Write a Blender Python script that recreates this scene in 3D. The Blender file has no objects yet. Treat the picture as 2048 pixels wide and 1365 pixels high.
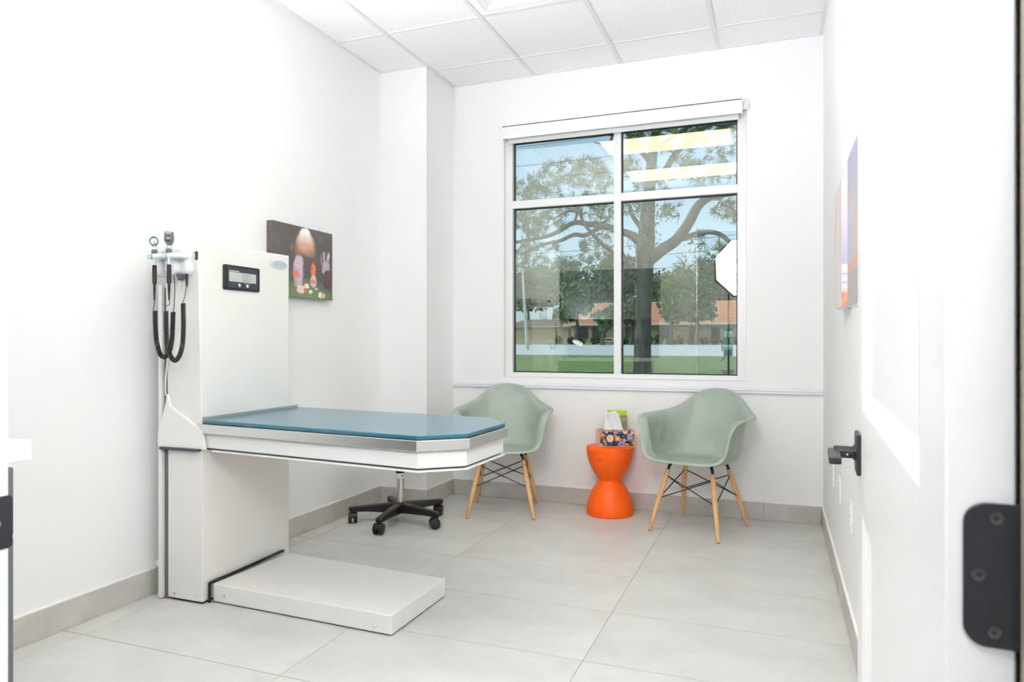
import bpy, bmesh, math, random
from mathutils import Vector, Matrix, noise
random.seed(7)
PI = math.pi
SC = bpy.context.scene
COL = SC.collection

# ------------------------------------------------------------------ camera, light, exposure
FPX, YAW, HOR = 1395.65, 0.363079, 683.53
CAMZ = 1.10
cd = bpy.data.cameras.new('camera'); cam = bpy.data.objects.new('camera', cd); COL.objects.link(cam)
cam.location = (0, 0, CAMZ); cam.rotation_euler = (PI/2, 0, YAW)
cd.sensor_width = 36.0; cd.lens = FPX/2048*36.0; cd.shift_y = (HOR-682.5)/2048
cd.clip_start = 0.05; cd.clip_end = 600
cd.dof.use_dof = True; cd.dof.focus_distance = 3.6; cd.dof.aperture_fstop = 9.0
SC.camera = cam
SC.view_settings.view_transform = 'Standard'; SC.view_settings.look = 'None'
SC.view_settings.gamma = 1.0; SC.view_settings.use_curve_mapping = False
SC.view_settings.exposure = 0.2
SC.cycles.use_denoising = True
SC.cycles.use_adaptive_sampling = True; SC.cycles.adaptive_threshold = .12; SC.cycles.adaptive_min_samples = 10
SC.cycles.max_bounces = 7; SC.cycles.diffuse_bounces = 6; SC.cycles.glossy_bounces = 2
SC.cycles.transparent_max_bounces = 8; SC.cycles.sample_clamp_indirect = 6.0
SC.cycles.caustics_reflective = False; SC.cycles.caustics_refractive = False

TROFFER_POWER = 3.2      # radiance of the two ceiling light panels
SOFTBOX_POWER = 20.0     # radiance of the photographer's octagonal lamp
CORRIDOR_FILL_POWER = 14.5    # radiance of the unseen fill panel added in the corridor ceiling
FLASH_POWER = 5200.0     # radiance of the small flash head bounced off the ceiling
w = bpy.data.worlds.new('sky'); SC.world = w; w.use_nodes = True
wn = w.node_tree.nodes; wl = w.node_tree.links
bg = wn['Background']
sky = wn.new('ShaderNodeTexSky'); sky.sky_type = 'NISHITA'; sky.sun_disc = False
sky.sun_elevation = math.radians(48); sky.sun_rotation = math.radians(200)
sky.air_density = 1.0; sky.dust_density = 2.2; sky.ozone_density = 1.5
hz = wn.new('ShaderNodeMixRGB'); hz.inputs[0].default_value = .75; hz.inputs[2].default_value = (1.42, 1.5, 1.54, 1)   # thin even haze
wl.new(sky.outputs[0], hz.inputs[1]); wl.new(hz.outputs[0], bg.inputs[0]); bg.inputs[1].default_value = 0.47
sd = bpy.data.lights.new('sun', 'SUN'); sun = bpy.data.objects.new('sun', sd); COL.objects.link(sun)
sd.energy = 3.4; sd.angle = 0.01; sd.color = (1, .95, .86)
sun.rotation_euler = (math.radians(46), 0, math.radians(-68)); sun.location = (0, -20, 30)

# ------------------------------------------------------------------ helpers
def ray(u, v):
    R = Vector((math.cos(YAW), math.sin(YAW), 0)); F = Vector((-math.sin(YAW), math.cos(YAW), 0))
    return F + R*((u-1024)/FPX) - Vector((0, 0, 1))*((v-HOR)/FPX)
def at(u, v, Y):
    d = ray(u, v); return Vector((0, 0, CAMZ)) + d*(Y/d.y)

MATS = {}
def mat(name, col, rough=.5, metal=0.0, var=0.0, scale=8.0, bump=0.0, bscale=60.0, spec=.5, coat=0.0, detail=4, col2=None, stretch=None, emit=None, estr=0, sheen=0):
    if name in MATS: return MATS[name]
    m = bpy.data.materials.new(name); m.use_nodes = True
    n = m.node_tree.nodes; l = m.node_tree.links; b = n['Principled BSDF']
    c = (col[0], col[1], col[2], 1)
    b.inputs['Base Color'].default_value = c
    b.inputs['Roughness'].default_value = rough; b.inputs['Metallic'].default_value = metal
    b.inputs['Specular IOR Level'].default_value = spec; b.inputs['Coat Weight'].default_value = coat
    if emit:
        b.inputs['Emission Color'].default_value = (*emit, 1); b.inputs['Emission Strength'].default_value = estr
    tc = None
    if var or bump:
        tc = n.new('ShaderNodeTexCoord'); mp = n.new('ShaderNodeMapping'); l.new(tc.outputs['Object'], mp.inputs[0])
        if stretch: mp.inputs['Scale'].default_value = stretch
    if var:
        t = n.new('ShaderNodeTexNoise'); t.inputs['Scale'].default_value = scale; t.inputs['Detail'].default_value = detail
        t.inputs['Roughness'].default_value = .6
        l.new(mp.outputs[0], t.inputs['Vector'])
        r = n.new('ShaderNodeValToRGB'); l.new(t.outputs['Fac'], r.inputs[0])
        c2 = col2 or tuple(max(0, x*(1-var)) for x in col)
        c1 = col if col2 else tuple(min(1, x*(1+var)) for x in col)
        r.color_ramp.elements[0].position = .3; r.color_ramp.elements[1].position = .7
        r.color_ramp.elements[0].color = (*c2, 1); r.color_ramp.elements[1].color = (*c1, 1)
        l.new(r.outputs[0], b.inputs['Base Color'])
    if bump:
        t2 = n.new('ShaderNodeTexNoise'); t2.inputs['Scale'].default_value = bscale; t2.inputs['Detail'].default_value = 3
        l.new(mp.outputs[0], t2.inputs['Vector'])
        bp = n.new('ShaderNodeBump'); bp.inputs['Strength'].default_value = bump; bp.inputs['Distance'].default_value = .01
        l.new(t2.outputs['Fac'], bp.inputs['Height']); l.new(bp.outputs[0], b.inputs['Normal'])
    MATS[name] = m; return m

def s2l(r, g, b):
    f = lambda x: (x/255/12.92 if x/255 <= .04045 else ((x/255+.055)/1.055)**2.4)
    return (f(r), f(g), f(b))

def wloc(p):
    v = Vector((0, 0, 0))
    while p is not None: v = v + p.location; p = p.parent
    return v
def link(o, parent=None):
    COL.objects.link(o)
    if parent is not None: o.parent = parent
    return o
def obj(name, bm, m, parent=None, smooth=False, local=False, base=None):
    """one mesh object; verts given in world space unless local=True"""
    if not local:
        off = wloc(parent) if parent is not None else Vector((0, 0, 0))
        if base is not None: off = off + Vector(base)
        bmesh.ops.translate(bm, vec=-off, verts=bm.verts)
    me = bpy.data.meshes.new(name); bm.normal_update(); bm.to_mesh(me); bm.free()
    for mm in (m if isinstance(m, (list, tuple)) else [m]): me.materials.append(mm)
    if smooth:
        for p in me.polygons: p.use_smooth = True
        me.set_sharp_from_angle(angle=math.radians(42))
    o = bpy.data.objects.new(name, me); link(o, parent)
    if base is not None and not local: o.location = base
    return o
def tag(o, label=None, cat=None, group=None, kind=None):
    if label: o['label'] = label
    if cat: o['category'] = cat
    if group: o['group'] = group
    if kind: o['kind'] = kind
    return o
def thing(name, label, cat, loc=(0, 0, 0), rotz=0, group=None, kind=None):
    o = bpy.data.objects.new(name, None); o.location = loc; o.rotation_euler = (0, 0, rotz); o.empty_display_size = .1
    link(o); return tag(o, label, cat, group, kind)
def NB(): return bmesh.new()
def box(bm, x0, x1, y0, y1, z0, z1, bev=0, seg=2, M=None, mi=0):
    vs = [bm.verts.new((x, y, z)) for z in (z0, z1) for y in (y0, y1) for x in (x0, x1)]
    fs = [bm.faces.new([vs[i] for i in f]) for f in ((0, 2, 3, 1), (4, 5, 7, 6), (0, 1, 5, 4), (2, 6, 7, 3), (0, 4, 6, 2), (1, 3, 7, 5))]
    for f in fs: f.material_index = mi
    if bev:
        es = list({e for f in fs for e in f.edges})
        r = bmesh.ops.bevel(bm, geom=es, offset=bev, segments=seg, affect='EDGES', profile=.5)
        vs = list({v for f in r['faces'] for v in f.verts} | {v for v in vs if v.is_valid})
        for v in list(vs):
            for f in v.link_faces:
                f.material_index = mi
        vs = list({v for v0 in vs for f in v0.link_faces for v in f.verts})
    if M is not None: bmesh.ops.transform(bm, matrix=M, verts=vs)
    return vs
def prism(bm, poly, lo, hi, axis='z', bev=0, seg=2, mi=0):
    """extrude a 2-d outline along an axis"""
    def P(a, b, c): return {'z': (a, b, c), 'y': (a, c, b), 'x': (c, a, b)}[axis]
    A = [bm.verts.new(P(a, b, lo)) for a, b in poly]; B = [bm.verts.new(P(a, b, hi)) for a, b in poly]
    n = len(poly); fs = [bm.faces.new(A[::-1]), bm.faces.new(B)]
    for i in range(n): fs.append(bm.faces.new((A[i], A[(i+1) % n], B[(i+1) % n], B[i])))
    for f in fs: f.material_index = mi
    bmesh.ops.recalc_face_normals(bm, faces=fs)
    if bev:
        bmesh.ops.bevel(bm, geom=list({e for f in fs for e in f.edges}), offset=bev, segments=seg, affect='EDGES', profile=.5)
def lathe(bm, prof, c=(0, 0, 0), n=32, M=None, cap=True):
    rings = []
    for r, z in prof:
        rings.append([bm.verts.new((c[0]+r*math.cos(2*PI*i/n), c[1]+r*math.sin(2*PI*i/n), c[2]+z)) for i in range(n)])
    fs = []
    for a, b in zip(rings, rings[1:]):
        for i in range(n): fs.append(bm.faces.new((a[i], a[(i+1) % n], b[(i+1) % n], b[i])))
    if cap:
        fs.append(bm.faces.new(rings[0][::-1])); fs.append(bm.faces.new(rings[-1]))
    vs = [v for r in rings for v in r]
    if M is not None: bmesh.ops.transform(bm, matrix=M, verts=vs)
    return fs
def tube(bm, pts, rad, n=8, cap=True):
    pts = [Vector(p) for p in pts]; k = len(pts)
    rs = rad if isinstance(rad, (list, tuple)) else [rad]*k
    rings = []; up = None
    for i, p in enumerate(pts):
        t = (pts[min(i+1, k-1)]-pts[max(i-1, 0)])
        if t.length < 1e-9: t = Vector((0, 0, 1))
        t.normalize()
        if up is None:
            up = t.orthogonal().normalized()
        else:
            up = up - t*up.dot(t)
            if up.length < 1e-6: up = t.orthogonal()
            up.normalize()
        s = t.cross(up)
        rings.append([bm.verts.new(p+(up*math.cos(2*PI*j/n)+s*math.sin(2*PI*j/n))*rs[i]) for j in range(n)])
    for a, b in zip(rings, rings[1:]):
        for j in range(n): bm.faces.new((a[j], a[(j+1) % n], b[(j+1) % n], b[j]))
    if cap: bm.faces.new(rings[0][::-1]); bm.faces.new(rings[-1])
def catmull(pts, per=8, closed=False):
    P = [Vector(p) for p in pts]; n = len(P); out = []
    rng = range(n) if closed else range(n-1)
    for i in rng:
        g = (lambda j: P[j % n]) if closed else (lambda j: P[max(0, min(n-1, j))])
        a, b, c, d = g(i-1), g(i), g(i+1), g(i+2)
        for k in range(per):
            t = k/per
            out.append(.5*((2*b)+(c-a)*t+(2*a-5*b+4*c-d)*t*t+(3*b-a-3*c+d)*t**3))
    if not closed: out.append(P[-1])
    return out
def rrect(x0, x1, y0, y1, r, n=5):
    o = []
    for cx, cy, a in ((x1-r, y1-r, 0), (x0+r, y1-r, 90), (x0+r, y0+r, 180), (x1-r, y0+r, 270)):
        for k in range(n+1):
            t = math.radians(a+90*k/n); o.append((cx+r*math.cos(t), cy+r*math.sin(t)))
    return o
def offset(poly, d):
    """offset a counter-clockwise convex outline outward by d"""
    n = len(poly); L = []
    for i in range(n):
        a = Vector(poly[i]); b = Vector(poly[(i+1) % n]); t = (b-a).normalized(); nn = Vector((t.y, -t.x))
        L.append((a+nn*d, t))
    out = []
    for i in range(n):
        (p, t), (q, s) = L[i-1], L[i]
        den = t.x*s.y-t.y*s.x
        k = ((q.x-p.x)*s.y-(q.y-p.y)*s.x)/den
        out.append((p.x+t.x*k, p.y+t.y*k))
    return out
def copy_tree(o, parent=None):
    c = o.copy(); link(c, parent)
    for ch in list(o.children): copy_tree(ch, c)
    return c
def painted(name, fn, nu, nv, P, m, parent):
    """flat print: a fine grid whose colour attribute is computed by fn(a, b), a and b in 0..1; P(a,b) places it in world space"""
    off = wloc(parent) if parent is not None else Vector((0, 0, 0))
    vs = [Vector(P(i/nu, j/nv))-off for j in range(nv+1) for i in range(nu+1)]
    W = nu+1
    fs = [(j*W+i, j*W+i+1, (j+1)*W+i+1, (j+1)*W+i) for j in range(nv) for i in range(nu)]
    me = bpy.data.meshes.new(name); me.from_pydata(vs, [], fs); me.materials.append(m)
    ca = me.color_attributes.new('Col', 'FLOAT_COLOR', 'POINT')
    k = 0
    for j in range(nv+1):
        for i in range(nu+1):
            c = fn(i/nu, j/nv); ca.data[k].color = (*c, 1); k += 1
    o = bpy.data.objects.new(name, me); return link(o, parent)
def colmat(name, rough=.5):
    m = bpy.data.materials.new(name); m.use_nodes = True
    n = m.node_tree.nodes; a = n.new('ShaderNodeVertexColor'); a.layer_name = 'Col'
    m.node_tree.links.new(a.outputs[0], n['Principled BSDF'].inputs['Base Color'])
    n['Principled BSDF'].inputs['Roughness'].default_value = rough
    return m

# ------------------------------------------------------------------ materials
M_wall = mat('wall_paint', (.90, .90, .905), .55)
M_white = mat('white_paint', (.88, .88, .88), .35)
M_frame = mat('window_vinyl', (.87, .875, .88), .3)
M_ceil = mat('ceiling_tile_board', (.88, .88, .875), .9, var=.03, scale=60, detail=1)
M_grid = mat('ceiling_grid_metal', (.76, .76, .755), .45)
M_tile = mat('concrete_floor_tile', (.61, .605, .585), .42, var=.09, scale=3.4, detail=7, stretch=(1, 1.35, 1))
M_grout = mat('grout', (.36, .33, .29), .9)
M_base = mat('concrete_baseboard_tile', (.55, .53, .495), .5, var=.12, scale=6, detail=8)
M_caulk = mat('caulk', (.88, .87, .85), .6)
M_cream = mat('cream_enamel', (.82, .80, .765), .38)
M_creamw = mat('warm_white_enamel', (.86, .85, .83), .35)
M_steel = mat('brushed_steel', (.72, .71, .69), .32, 1.0, bump=.02, bscale=200)
M_chrome = mat('chrome', (.75, .75, .74), .12, 1.0)
M_black = mat('black_plastic', (.018, .018, .02), .42)
M_blackm = mat('black_metal', (.028, .031, .036), .4, .2)
M_rubber = mat('black_rubber', (.02, .02, .02), .7)
M_mat = mat('teal_vinyl', (.026, .14, .20), .22, coat=.2, bump=.08, bscale=70, spec=.7)
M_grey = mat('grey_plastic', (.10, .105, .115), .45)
M_wplast = mat('white_plastic', (.85, .86, .87), .3)
M_sage = mat('sage_polypropylene', (.365, .425, .37), .42)
M_wood = mat('beech_wood', (.74, .43, .19), .42, var=.14, scale=5, stretch=(6, 6, .6))
M_orange = mat('orange_plastic', (1.0, .122, .003), .42, spec=.35)
M_slate = mat('slate_cabinet_laminate', (.13, .15, .155), .4)
M_counter = mat('white_quartz', (.86, .86, .86), .25)
M_alu = mat('aluminium', (.55, .55, .55), .35, 1.0)
M_gasket = mat('dark_gasket', (.015, .02, .022), .5)
M_print = colmat('printed_canvas', .7)
M_card = colmat('printed_card', .4)
M_emit = mat('lamp_diffuser', (.9, .88, .84), .5, emit=(1, .86, .56), estr=TROFFER_POWER)
M_soft = mat('softbox_diffuser', (.9, .9, .9), .6, emit=(.92, .95, 1), estr=SOFTBOX_POWER)

def glass_mat():
    m = bpy.data.materials.new('tinted_window_glass'); m.use_nodes = True
    n = m.node_tree.nodes; l = m.node_tree.links
    for x in list(n):
        if x.type == 'BSDF_PRINCIPLED': n.remove(x)
    tr = n.new('ShaderNodeBsdfTransparent'); tr.inputs[0].default_value = (.72, .82, .84, 1)
    gl = n.new('ShaderNodeBsdfGlossy'); gl.inputs['Color'].default_value = (1, .95, .86, 1); gl.inputs['Roughness'].default_value = .0
    fr = n.new('ShaderNodeFresnel'); fr.inputs[0].default_value = 1.5
    mx = n.new('ShaderNodeMath'); mx.operation = 'ADD'; mx.inputs[1].default_value = .10
    l.new(fr.outputs[0], mx.inputs[0])
    mix = n.new('ShaderNodeMixShader'); l.new(mx.outputs[0], mix.inputs[0]); l.new(tr.outputs[0], mix.inputs[1]); l.new(gl.outputs[0], mix.inputs[2])
    l.new(mix.outputs[0], n['Material Output'].inputs[0]); return m
M_glass = glass_mat()

# ------------------------------------------------------------------ the room
XL, XR, YF, YB, H = -2.55, .2585, .60, 4.57, 2.945
# floor with tiles
bm = NB(); box(bm, XL-.2, 1.6, -1.7, YB+.02, -.12, -.0015)
fl = obj('floor', bm, M_grout); tag(fl, 'light grey concrete-look tiled floor of the exam room', None, kind='structure')
xs = [-3.341, -2.436, -1.531, -.626, .279, 1.184]; ys = [-.875+.4585*k for k in range(13)]
g = .0012
for i in range(len(xs)-1):
    for j in range(len(ys)-1):
        x0, x1 = max(xs[i], XL), min(xs[i+1], 1.18); y0, y1 = ys[j], min(ys[j+1], YB)
        if ys[j+1] > .3 : x1 = min(x1, XR+.0)
        if x1-x0 < .03 or y1-y0 < .02: continue
        bm = NB(); cx, cy = (x0+x1)/2, (y0+y1)/2
        box(bm, x0+g-cx, x1-g-cx, y0+.0020-cy, y1-.0020-cy, -.008, 0, .0008, 1)
        o = obj('floor_tile', bm, M_tile, fl, local=True); o.location = (cx, cy, 0)
# walls
def wall(name, label, boxes, m=M_wall):
    bm = NB()
    for b in boxes: box(bm, *b)
    return tag(obj(name, bm, m), label, None, kind='structure')
wall('wall_left', 'plain white wall behind the exam table', [(XL-.15, XL, YF-.12, YB+.16, -.1, H+.3)])
wall('wall_right', 'white wall behind the open door', [(XR, XR+.12, YF-.12, YB+.16, -.1, H+.3)])
WX0, WX1, WZ0, WZ1 = -1.798, -.178, .852, 2.545
wall('wall_back', 'white wall around the window', [(XL, WX0, YB, YB+.16, -.1, H+.3), (WX1, XR, YB, YB+.16, -.1, H+.3),
     (WX0, WX1, YB, YB+.16, -.1, WZ0), (WX0, WX1, YB, YB+.16, WZ1, H+.3)])
DX0, DX1, DZ = -.913, .178, 2.45
wall('wall_front', 'white wall with the doorway, opposite the window', [(XL, DX0-.0125, YF-.12, YF, -.1, H+.3), (DX1+.0125, XR, YF-.12, YF, -.1, H+.3),
     (DX0-.0125, DX1+.0125, YF-.12, YF, DZ, H+.3)])
wall('wall_corridor', 'white corridor walls outside the doorway', [(XL-.15, 1.6, -1.75, -1.6, -.1, H+.3), (XL-.15, XL, -1.6, YF-.12, -.1, H+.3), (1.45, 1.6, -1.6, YF, -.1, H+.3), (XR+.12, 1.45, YF-.12, YF, -.1, H+.3)])
wall('wall_pillar', 'white boxed-in pillar in the back left corner', [(XL, -2.19, 4.155, YB, -.1, H+.2)])
# ceiling
bm = NB(); box(bm, XL-.1, 1.6, -1.7, YB+.1, H+.045, H+.2)
ce = obj('ceiling', bm, M_ceil); tag(ce, 'white suspended tile ceiling', None, kind='structure')
cx = [XL, -2.19, -1.573, -.966, -.349, XR]; cy = [-1.6, -.63, -.02, .59, 1.20, 1.81, 2.42, 3.03, 3.64, 4.25, YB]
skip = {(2, 4), (3, 4), (2, 6), (3, 6), (2, 7), (4, 1)}
for i in range(len(cx)-1):
    for j in range(len(cy)-1):
        if (i, j) in skip: continue
        x0, x1, y0, y1 = cx[i], cx[i+1], cy[j], cy[j+1]
        if i == 0 and j == 9: continue
        if i == 0 and y1 > 4.15: y1 = 4.155
        mx, my = (x0+x1)/2, (y0+y1)/2
        bm = NB(); box(bm, x0+.002-mx, x1-.002-mx, y0+.002-my, y1-.002-my, 0, .014)
        o = obj('ceiling_tile', bm, M_ceil, ce, local=True); o.location = (mx, my, H)
for x in cx[1:-1]:
    bm = NB(); box(bm, -.012, .012, -.5, .5, -.008, 0.0, .001, 1)
    yend = 4.155 if x < -2.1 else YB
    for y0, y1 in ([(-1.6, 1.20), (1.81, 2.42), (3.03, yend)] if abs(x+.966) < .01 else [(-1.6, yend)]):
        bm2 = bm.copy(); o = obj('grid_bar', bm2, M_grid, ce, local=True); o.location = (x, (y0+y1)/2, H); o.scale = (1, y1-y0, 1)
    bm.free()
for y in cy[1:-1]:
    for i in range(len(cx)-1):
        if abs(y-4.25) < .01 and i == 0: continue
        bm = NB(); box(bm, -.5, .5, -.009, .009, -.005, .001)
        o = obj('grid_bar', bm, M_grid, ce, local=True); o.location = ((cx[i]+cx[i+1])/2, y, H); o.scale = (cx[i+1]-cx[i]-.026, 1, 1)
bm = NB()
box(bm, XL, XL+.02, -1.6, 4.155, H-.006, H); box(bm, XR-.022, XR, .6, YB, H-.006, H)
box(bm, -2.19, -2.168, 4.155, YB, H-.006, H); box(bm, -2.168, XR-.022, YB-.02, YB, H-.006, H); box(bm, XL+.02, -2.19, 4.135, 4.155, H-.006, H)
obj('wall_angle', bm, M_grid, ce)

# baseboards: tile pieces with a line of caulk on top
BH, BT = .108, .011
def baseboard(name, label, p, q, nrm, breaks):
    """p->q along the wall foot, nrm points into the room"""
    e = thing(name, label, None, (p[0], p[1], 0), kind='structure')
    p, q, nrm = Vector(p), Vector(q), Vector(nrm); L = (q-p).length; t = (q-p)/L
    cuts = [0]+breaks+[L]
    for a, b in zip(cuts, cuts[1:]):
        bm = NB(); A = p+t*(a+.0012); B = p+t*(b-.0012)
        pl = [tuple(A), tuple(B), tuple(B+nrm*BT), tuple(A+nrm*BT)]
        prism(bm, pl, 0.0005, BH, 'z', .001, 1); obj('tile', bm, M_base, e)
    bm = NB(); pl = [tuple(p), tuple(q), tuple(q+nrm*BT*.8), tuple(p+nrm*BT*.8)]
    prism(bm, pl, BH+.0002, BH+.004, 'z'); obj('caulk_line', bm, M_caulk, e)
baseboard('baseboard_left', 'grey tile baseboard along the left wall', (XL, YF), (XL, 4.155-BT), (1, 0), [.78, 1.68, 2.33])
baseboard('baseboard_pillar', 'grey tile baseboard on the front of the pillar', (XL+BT, 4.155), (-2.19+BT, 4.155), (0, -1), [])
baseboard('baseboard_pillar', 'grey tile baseboard on the window side of the pillar', (-2.19, 4.155), (-2.19, YB-BT), (1, 0), [])
baseboard('baseboard_back', 'grey tile baseboard under the window', (-2.19+BT, YB), (XR-BT, YB), (0, -1), [.21, .60, 1.26, 2.10])
baseboard('baseboard_right', 'grey tile baseboard along the right wall', (XR, YF), (XR, YB), (-1, 0), [.9, 1.8, 2.7])

# glossy rail below the window
bm = NB(); prism(bm, [(YB, .774), (YB-.012, .776), (YB-.016, .783), (YB-.013, .790), (YB-.016, .797), (YB-.012, .812), (YB, .819)], -2.19+.001, XR-.001, 'x')
tag(obj('trim_1', bm, mat('gloss_white_trim', (.80, .82, .87), .12)), 'glossy white rail running along the wall under the window', None, kind='structure')

# window: frame, mullion, transom, four panes
wi = thing('window_1', 'white framed four-pane window looking out on the lawn', None, (-.99, 4.6, WZ0), kind='structure')
FY0, FY1 = 4.598, 4.668
gx = [-1.743, -1.020, -.972, -.2335]; gz = [.884, 2.036, 2.090, 2.502]
bm = NB(); box(bm, WX0+.001, gx[0], FY0, FY1, WZ0+.001, WZ1-.001, .002, 1); box(bm, gx[3], WX1-.001, FY0, FY1, WZ0+.001, WZ1-.001, .002, 1)
box(bm, gx[0]-.001, gx[3]+.001, FY0, FY1, WZ0+.001, gz[0], .002, 1); box(bm, gx[0]-.001, gx[3]+.001, FY0, FY1, gz[3], WZ1-.001, .002, 1)
obj('frame', bm, M_frame, wi)
bm = NB(); box(bm, gx[1], gx[2], FY0, FY1, gz[0], gz[3], .002, 1); obj('mullion', bm, M_frame, wi)
for a, b in ((gx[0], gx[1]), (gx[2], gx[3])):
    bm = NB(); box(bm, a, b, FY0+.001, FY1-.001, gz[1], gz[2], .002, 1); obj('transom', bm, M_frame, wi)
    for c, d in ((gz[0], gz[1]), (gz[2], gz[3])):
        bm = NB(); box(bm, a-.0, b+.0, 4.640, 4.6405, c, d); obj('pane', bm, M_glass, wi)
        bm = NB(); k = .007
        for q in ((a, a+k, c, d), (b-k, b, c, d), (a, b, c, c+k), (a, b, d-k, d)): box(bm, q[0], q[1], 4.632, 4.648, q[2], q[3])
        obj('gasket', bm, M_gasket, wi)

# roller blind
rb = thing('roller_blind', 'white roller blind cassette rolled up above the window', 'blind', (-.99, 4.55, 2.5))
bm = NB(); box(bm, -1.778, -.200, 4.488, 4.496, 2.500, 2.590, .003, 2); box(bm, -1.778, -.200, 4.488, 4.569, 2.582, 2.590)
box(bm, -1.778, -1.770, 4.490, 4.569, 2.502, 2.588); box(bm, -.208, -.200, 4.490, 4.569, 2.502, 2.588); obj('cassette', bm, M_white, rb)
bm = NB(); tube(bm, [(-1.755, 4.530, 2.538), (-.222, 4.530, 2.538)], .031, 20); obj('fabric_roll', bm, mat('blind_fabric', (.80, .80, .81), .8), rb, True)
bm = NB(); box(bm, -1.755, -.222, 4.550, 4.558, 2.482, 2.512, .002, 1); obj('bottom_bar', bm, M_white, rb)
bm = NB()
for yy in (4.515, 4.535):
    tube(bm, [(-1.773, yy, 2.50), (-1.773, yy, .99)], .0012, 5)
    for k in range(150): lathe(bm, [(.0008, -.002), (.0024, 0), (.0008, .002)], (-1.773, yy, 2.49-k*.01), 5)
obj('bead_chain', bm, mat('chain_plastic', (.70, .69, .66), .4), rb)['kind'] = 'stuff'

# ceiling lights and air diffuser
M_corridor_fill = mat('corridor_fill_panel', (.9, .9, .9), .5, emit=(.95, .97, 1), estr=CORRIDOR_FILL_POWER)
def troffer(y0, y1, label, xa=-1.573, xb=-.349, me=M_emit):
    t = thing('ceiling_light', label, 'ceiling light', ((xa+xb)/2, (y0+y1)/2, H), group='recessed ceiling light panels')
    bm = NB(); x0, x1 = xa+.013, xb-.013
    a, b = y0+.011, y1-.011
    box(bm, x0, x1, a, a+.022, H-.004, H+.006); box(bm, x0, x1, b-.022, b, H-.004, H+.006); box(bm, x0, x0+.022, a, b, H-.004, H+.006); box(bm, x1-.022, x1, a, b, H-.004, H+.006)
    obj('frame', bm, M_white, t)
    bm = NB(); box(bm, x0+.022, x1-.022, a+.022, b-.022, H, H+.004); obj('light_panel', bm, me, t)
troffer(2.42, 3.03, 'recessed ceiling light panel nearer the window'); troffer(1.20, 1.81, 'recessed ceiling light panel nearer the doorway')
troffer(-.63, -.02, 'added unseen fill light panel in the corridor ceiling', -.349, .87, M_corridor_fill)  # unseen panel added to brighten the door edge and near floor
dv = thing('air_diffuser', 'white stepped square air vent in the ceiling', 'air vent', (-1.27, 3.335, H))
c0 = (-1.2695, 3.335)
for r, r2, za, zb_ in ((.290, .245, -.004, -.003), (.243, .190, -.003, .022), (.192, .130, -.006, .020), (.130, .001, -.004, -.002)):
    bm = NB()
    for sx in range(4):
        Mx = Matrix.Translation((c0[0], c0[1], H)) @ Matrix.Rotation(sx*PI/2, 4, 'Z')
        bm.faces.new([bm.verts.new(Mx @ Vector(p)) for p in ((-r, -r, za), (r, -r, za), (r2, -r2, zb_), (-r2, -r2, zb_))])
    bmesh.ops.recalc_face_normals(bm, faces=bm.faces[:])
    obj('vane', bm, mat('vent_enamel', (.90, .905, .91), .6, spec=.2), dv)
bm = NB(); box(bm, c0[0]-.29, c0[0]+.29, c0[1]-.29, c0[1]+.29, H+.032, H+.038); obj('back_plate', bm, M_white, dv)

# ------------------------------------------------------------------ door frame and door
tr = thing('trim_2', 'white door frame of the doorway', None, (-.37, .54, 0), kind='structure')
bm = NB(); box(bm, DX0-.012, DX0+.0, .478, .601, 0.001, DZ-.013); obj('jamb', bm, M_white, tr)
bm = NB(); box(bm, DX1, DX1+.012, .478, .601, 0.001, DZ-.013); obj('jamb', bm, M_white, tr)
bm = NB(); box(bm, DX0-.012, DX1+.012, .478, .601, DZ-.012, DZ); obj('head', bm, M_white, tr)
bm = NB(); box(bm, .1625, DX1-.0005, .575, .594, .002, DZ-.015); obj('hinge_gap_shade', bm, mat('tan_gap_shade', (.34, .30, .235), .7), tr)  # added strip; its tan colour stands for the shade in the hinge gap
bm = NB(); prism(bm, rrect(.555, .606, .838, .905, .006), DX0, DX0+.002, 'x', .0005, 1)
sp = obj('strike_plate', bm, M_blackm, tr)
bm = NB(); box(bm, DX0+.0005, DX0+.0026, .572, .590, .869, .8735); obj('latch_slot', bm, M_white, sp)

dr = thing('door_1', 'white two-panel door swung open against the right wall', None, (.117, .60, 0), -math.radians(2.4), kind='structure')
DW, DT, DH = 1.06, .044, 2.43
bm = NB(); st = .136
ops = [(.25, .76), (.965, 2.28)]
box(bm, 0, DT, 0, st, .012, DH, .0015, 1); box(bm, 0, DT, DW-st, DW, .012, DH, .0015, 1)
for z0, z1 in ((.012, ops[0][0]), (ops[0][1], ops[1][0]), (ops[1][1], DH)): box(bm, 0, DT, st-.001, DW-st+.001, z0, z1)
obj('slab', bm, M_white, dr, local=True)
for z0, z1 in ops:
    bm = NB(); box(bm, .014, DT-.014, st-.002, DW-st+.002, z0-.002, z1+.002); pn = obj('panel', bm, M_white, dr, local=True)
    a, b = st, DW-st; k = .032
    for xo, xi in ((0, .014), (DT, DT-.014)):
        bm = NB()
        O = [(a, z0), (b, z0), (b, z1), (a, z1)]; I = [(a+k, z0+k), (b-k, z0+k), (b-k, z1-k), (a+k, z1-k)]
        Mi = [(a+.010, z0+.010), (b-.010, z0+.010), (b-.010, z1-.010), (a+.010, z1-.010)]
        xm = xo+(xi-xo)*.25
        vo = [bm.verts.new((xo, *p)) for p in O]; vm = [bm.verts.new((xm, *p)) for p in Mi]; vi = [bm.verts.new((xi, *p)) for p in I]
        for i in range(4):
            j = (i+1) % 4; bm.faces.new((vo[i], vo[j], vm[j], vm[i])); bm.faces.new((vm[i], vm[j], vi[j], vi[i]))
        obj('moulding', bm, M_white, pn, local=True)
HY, HZ = DW-.070, .872
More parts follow.
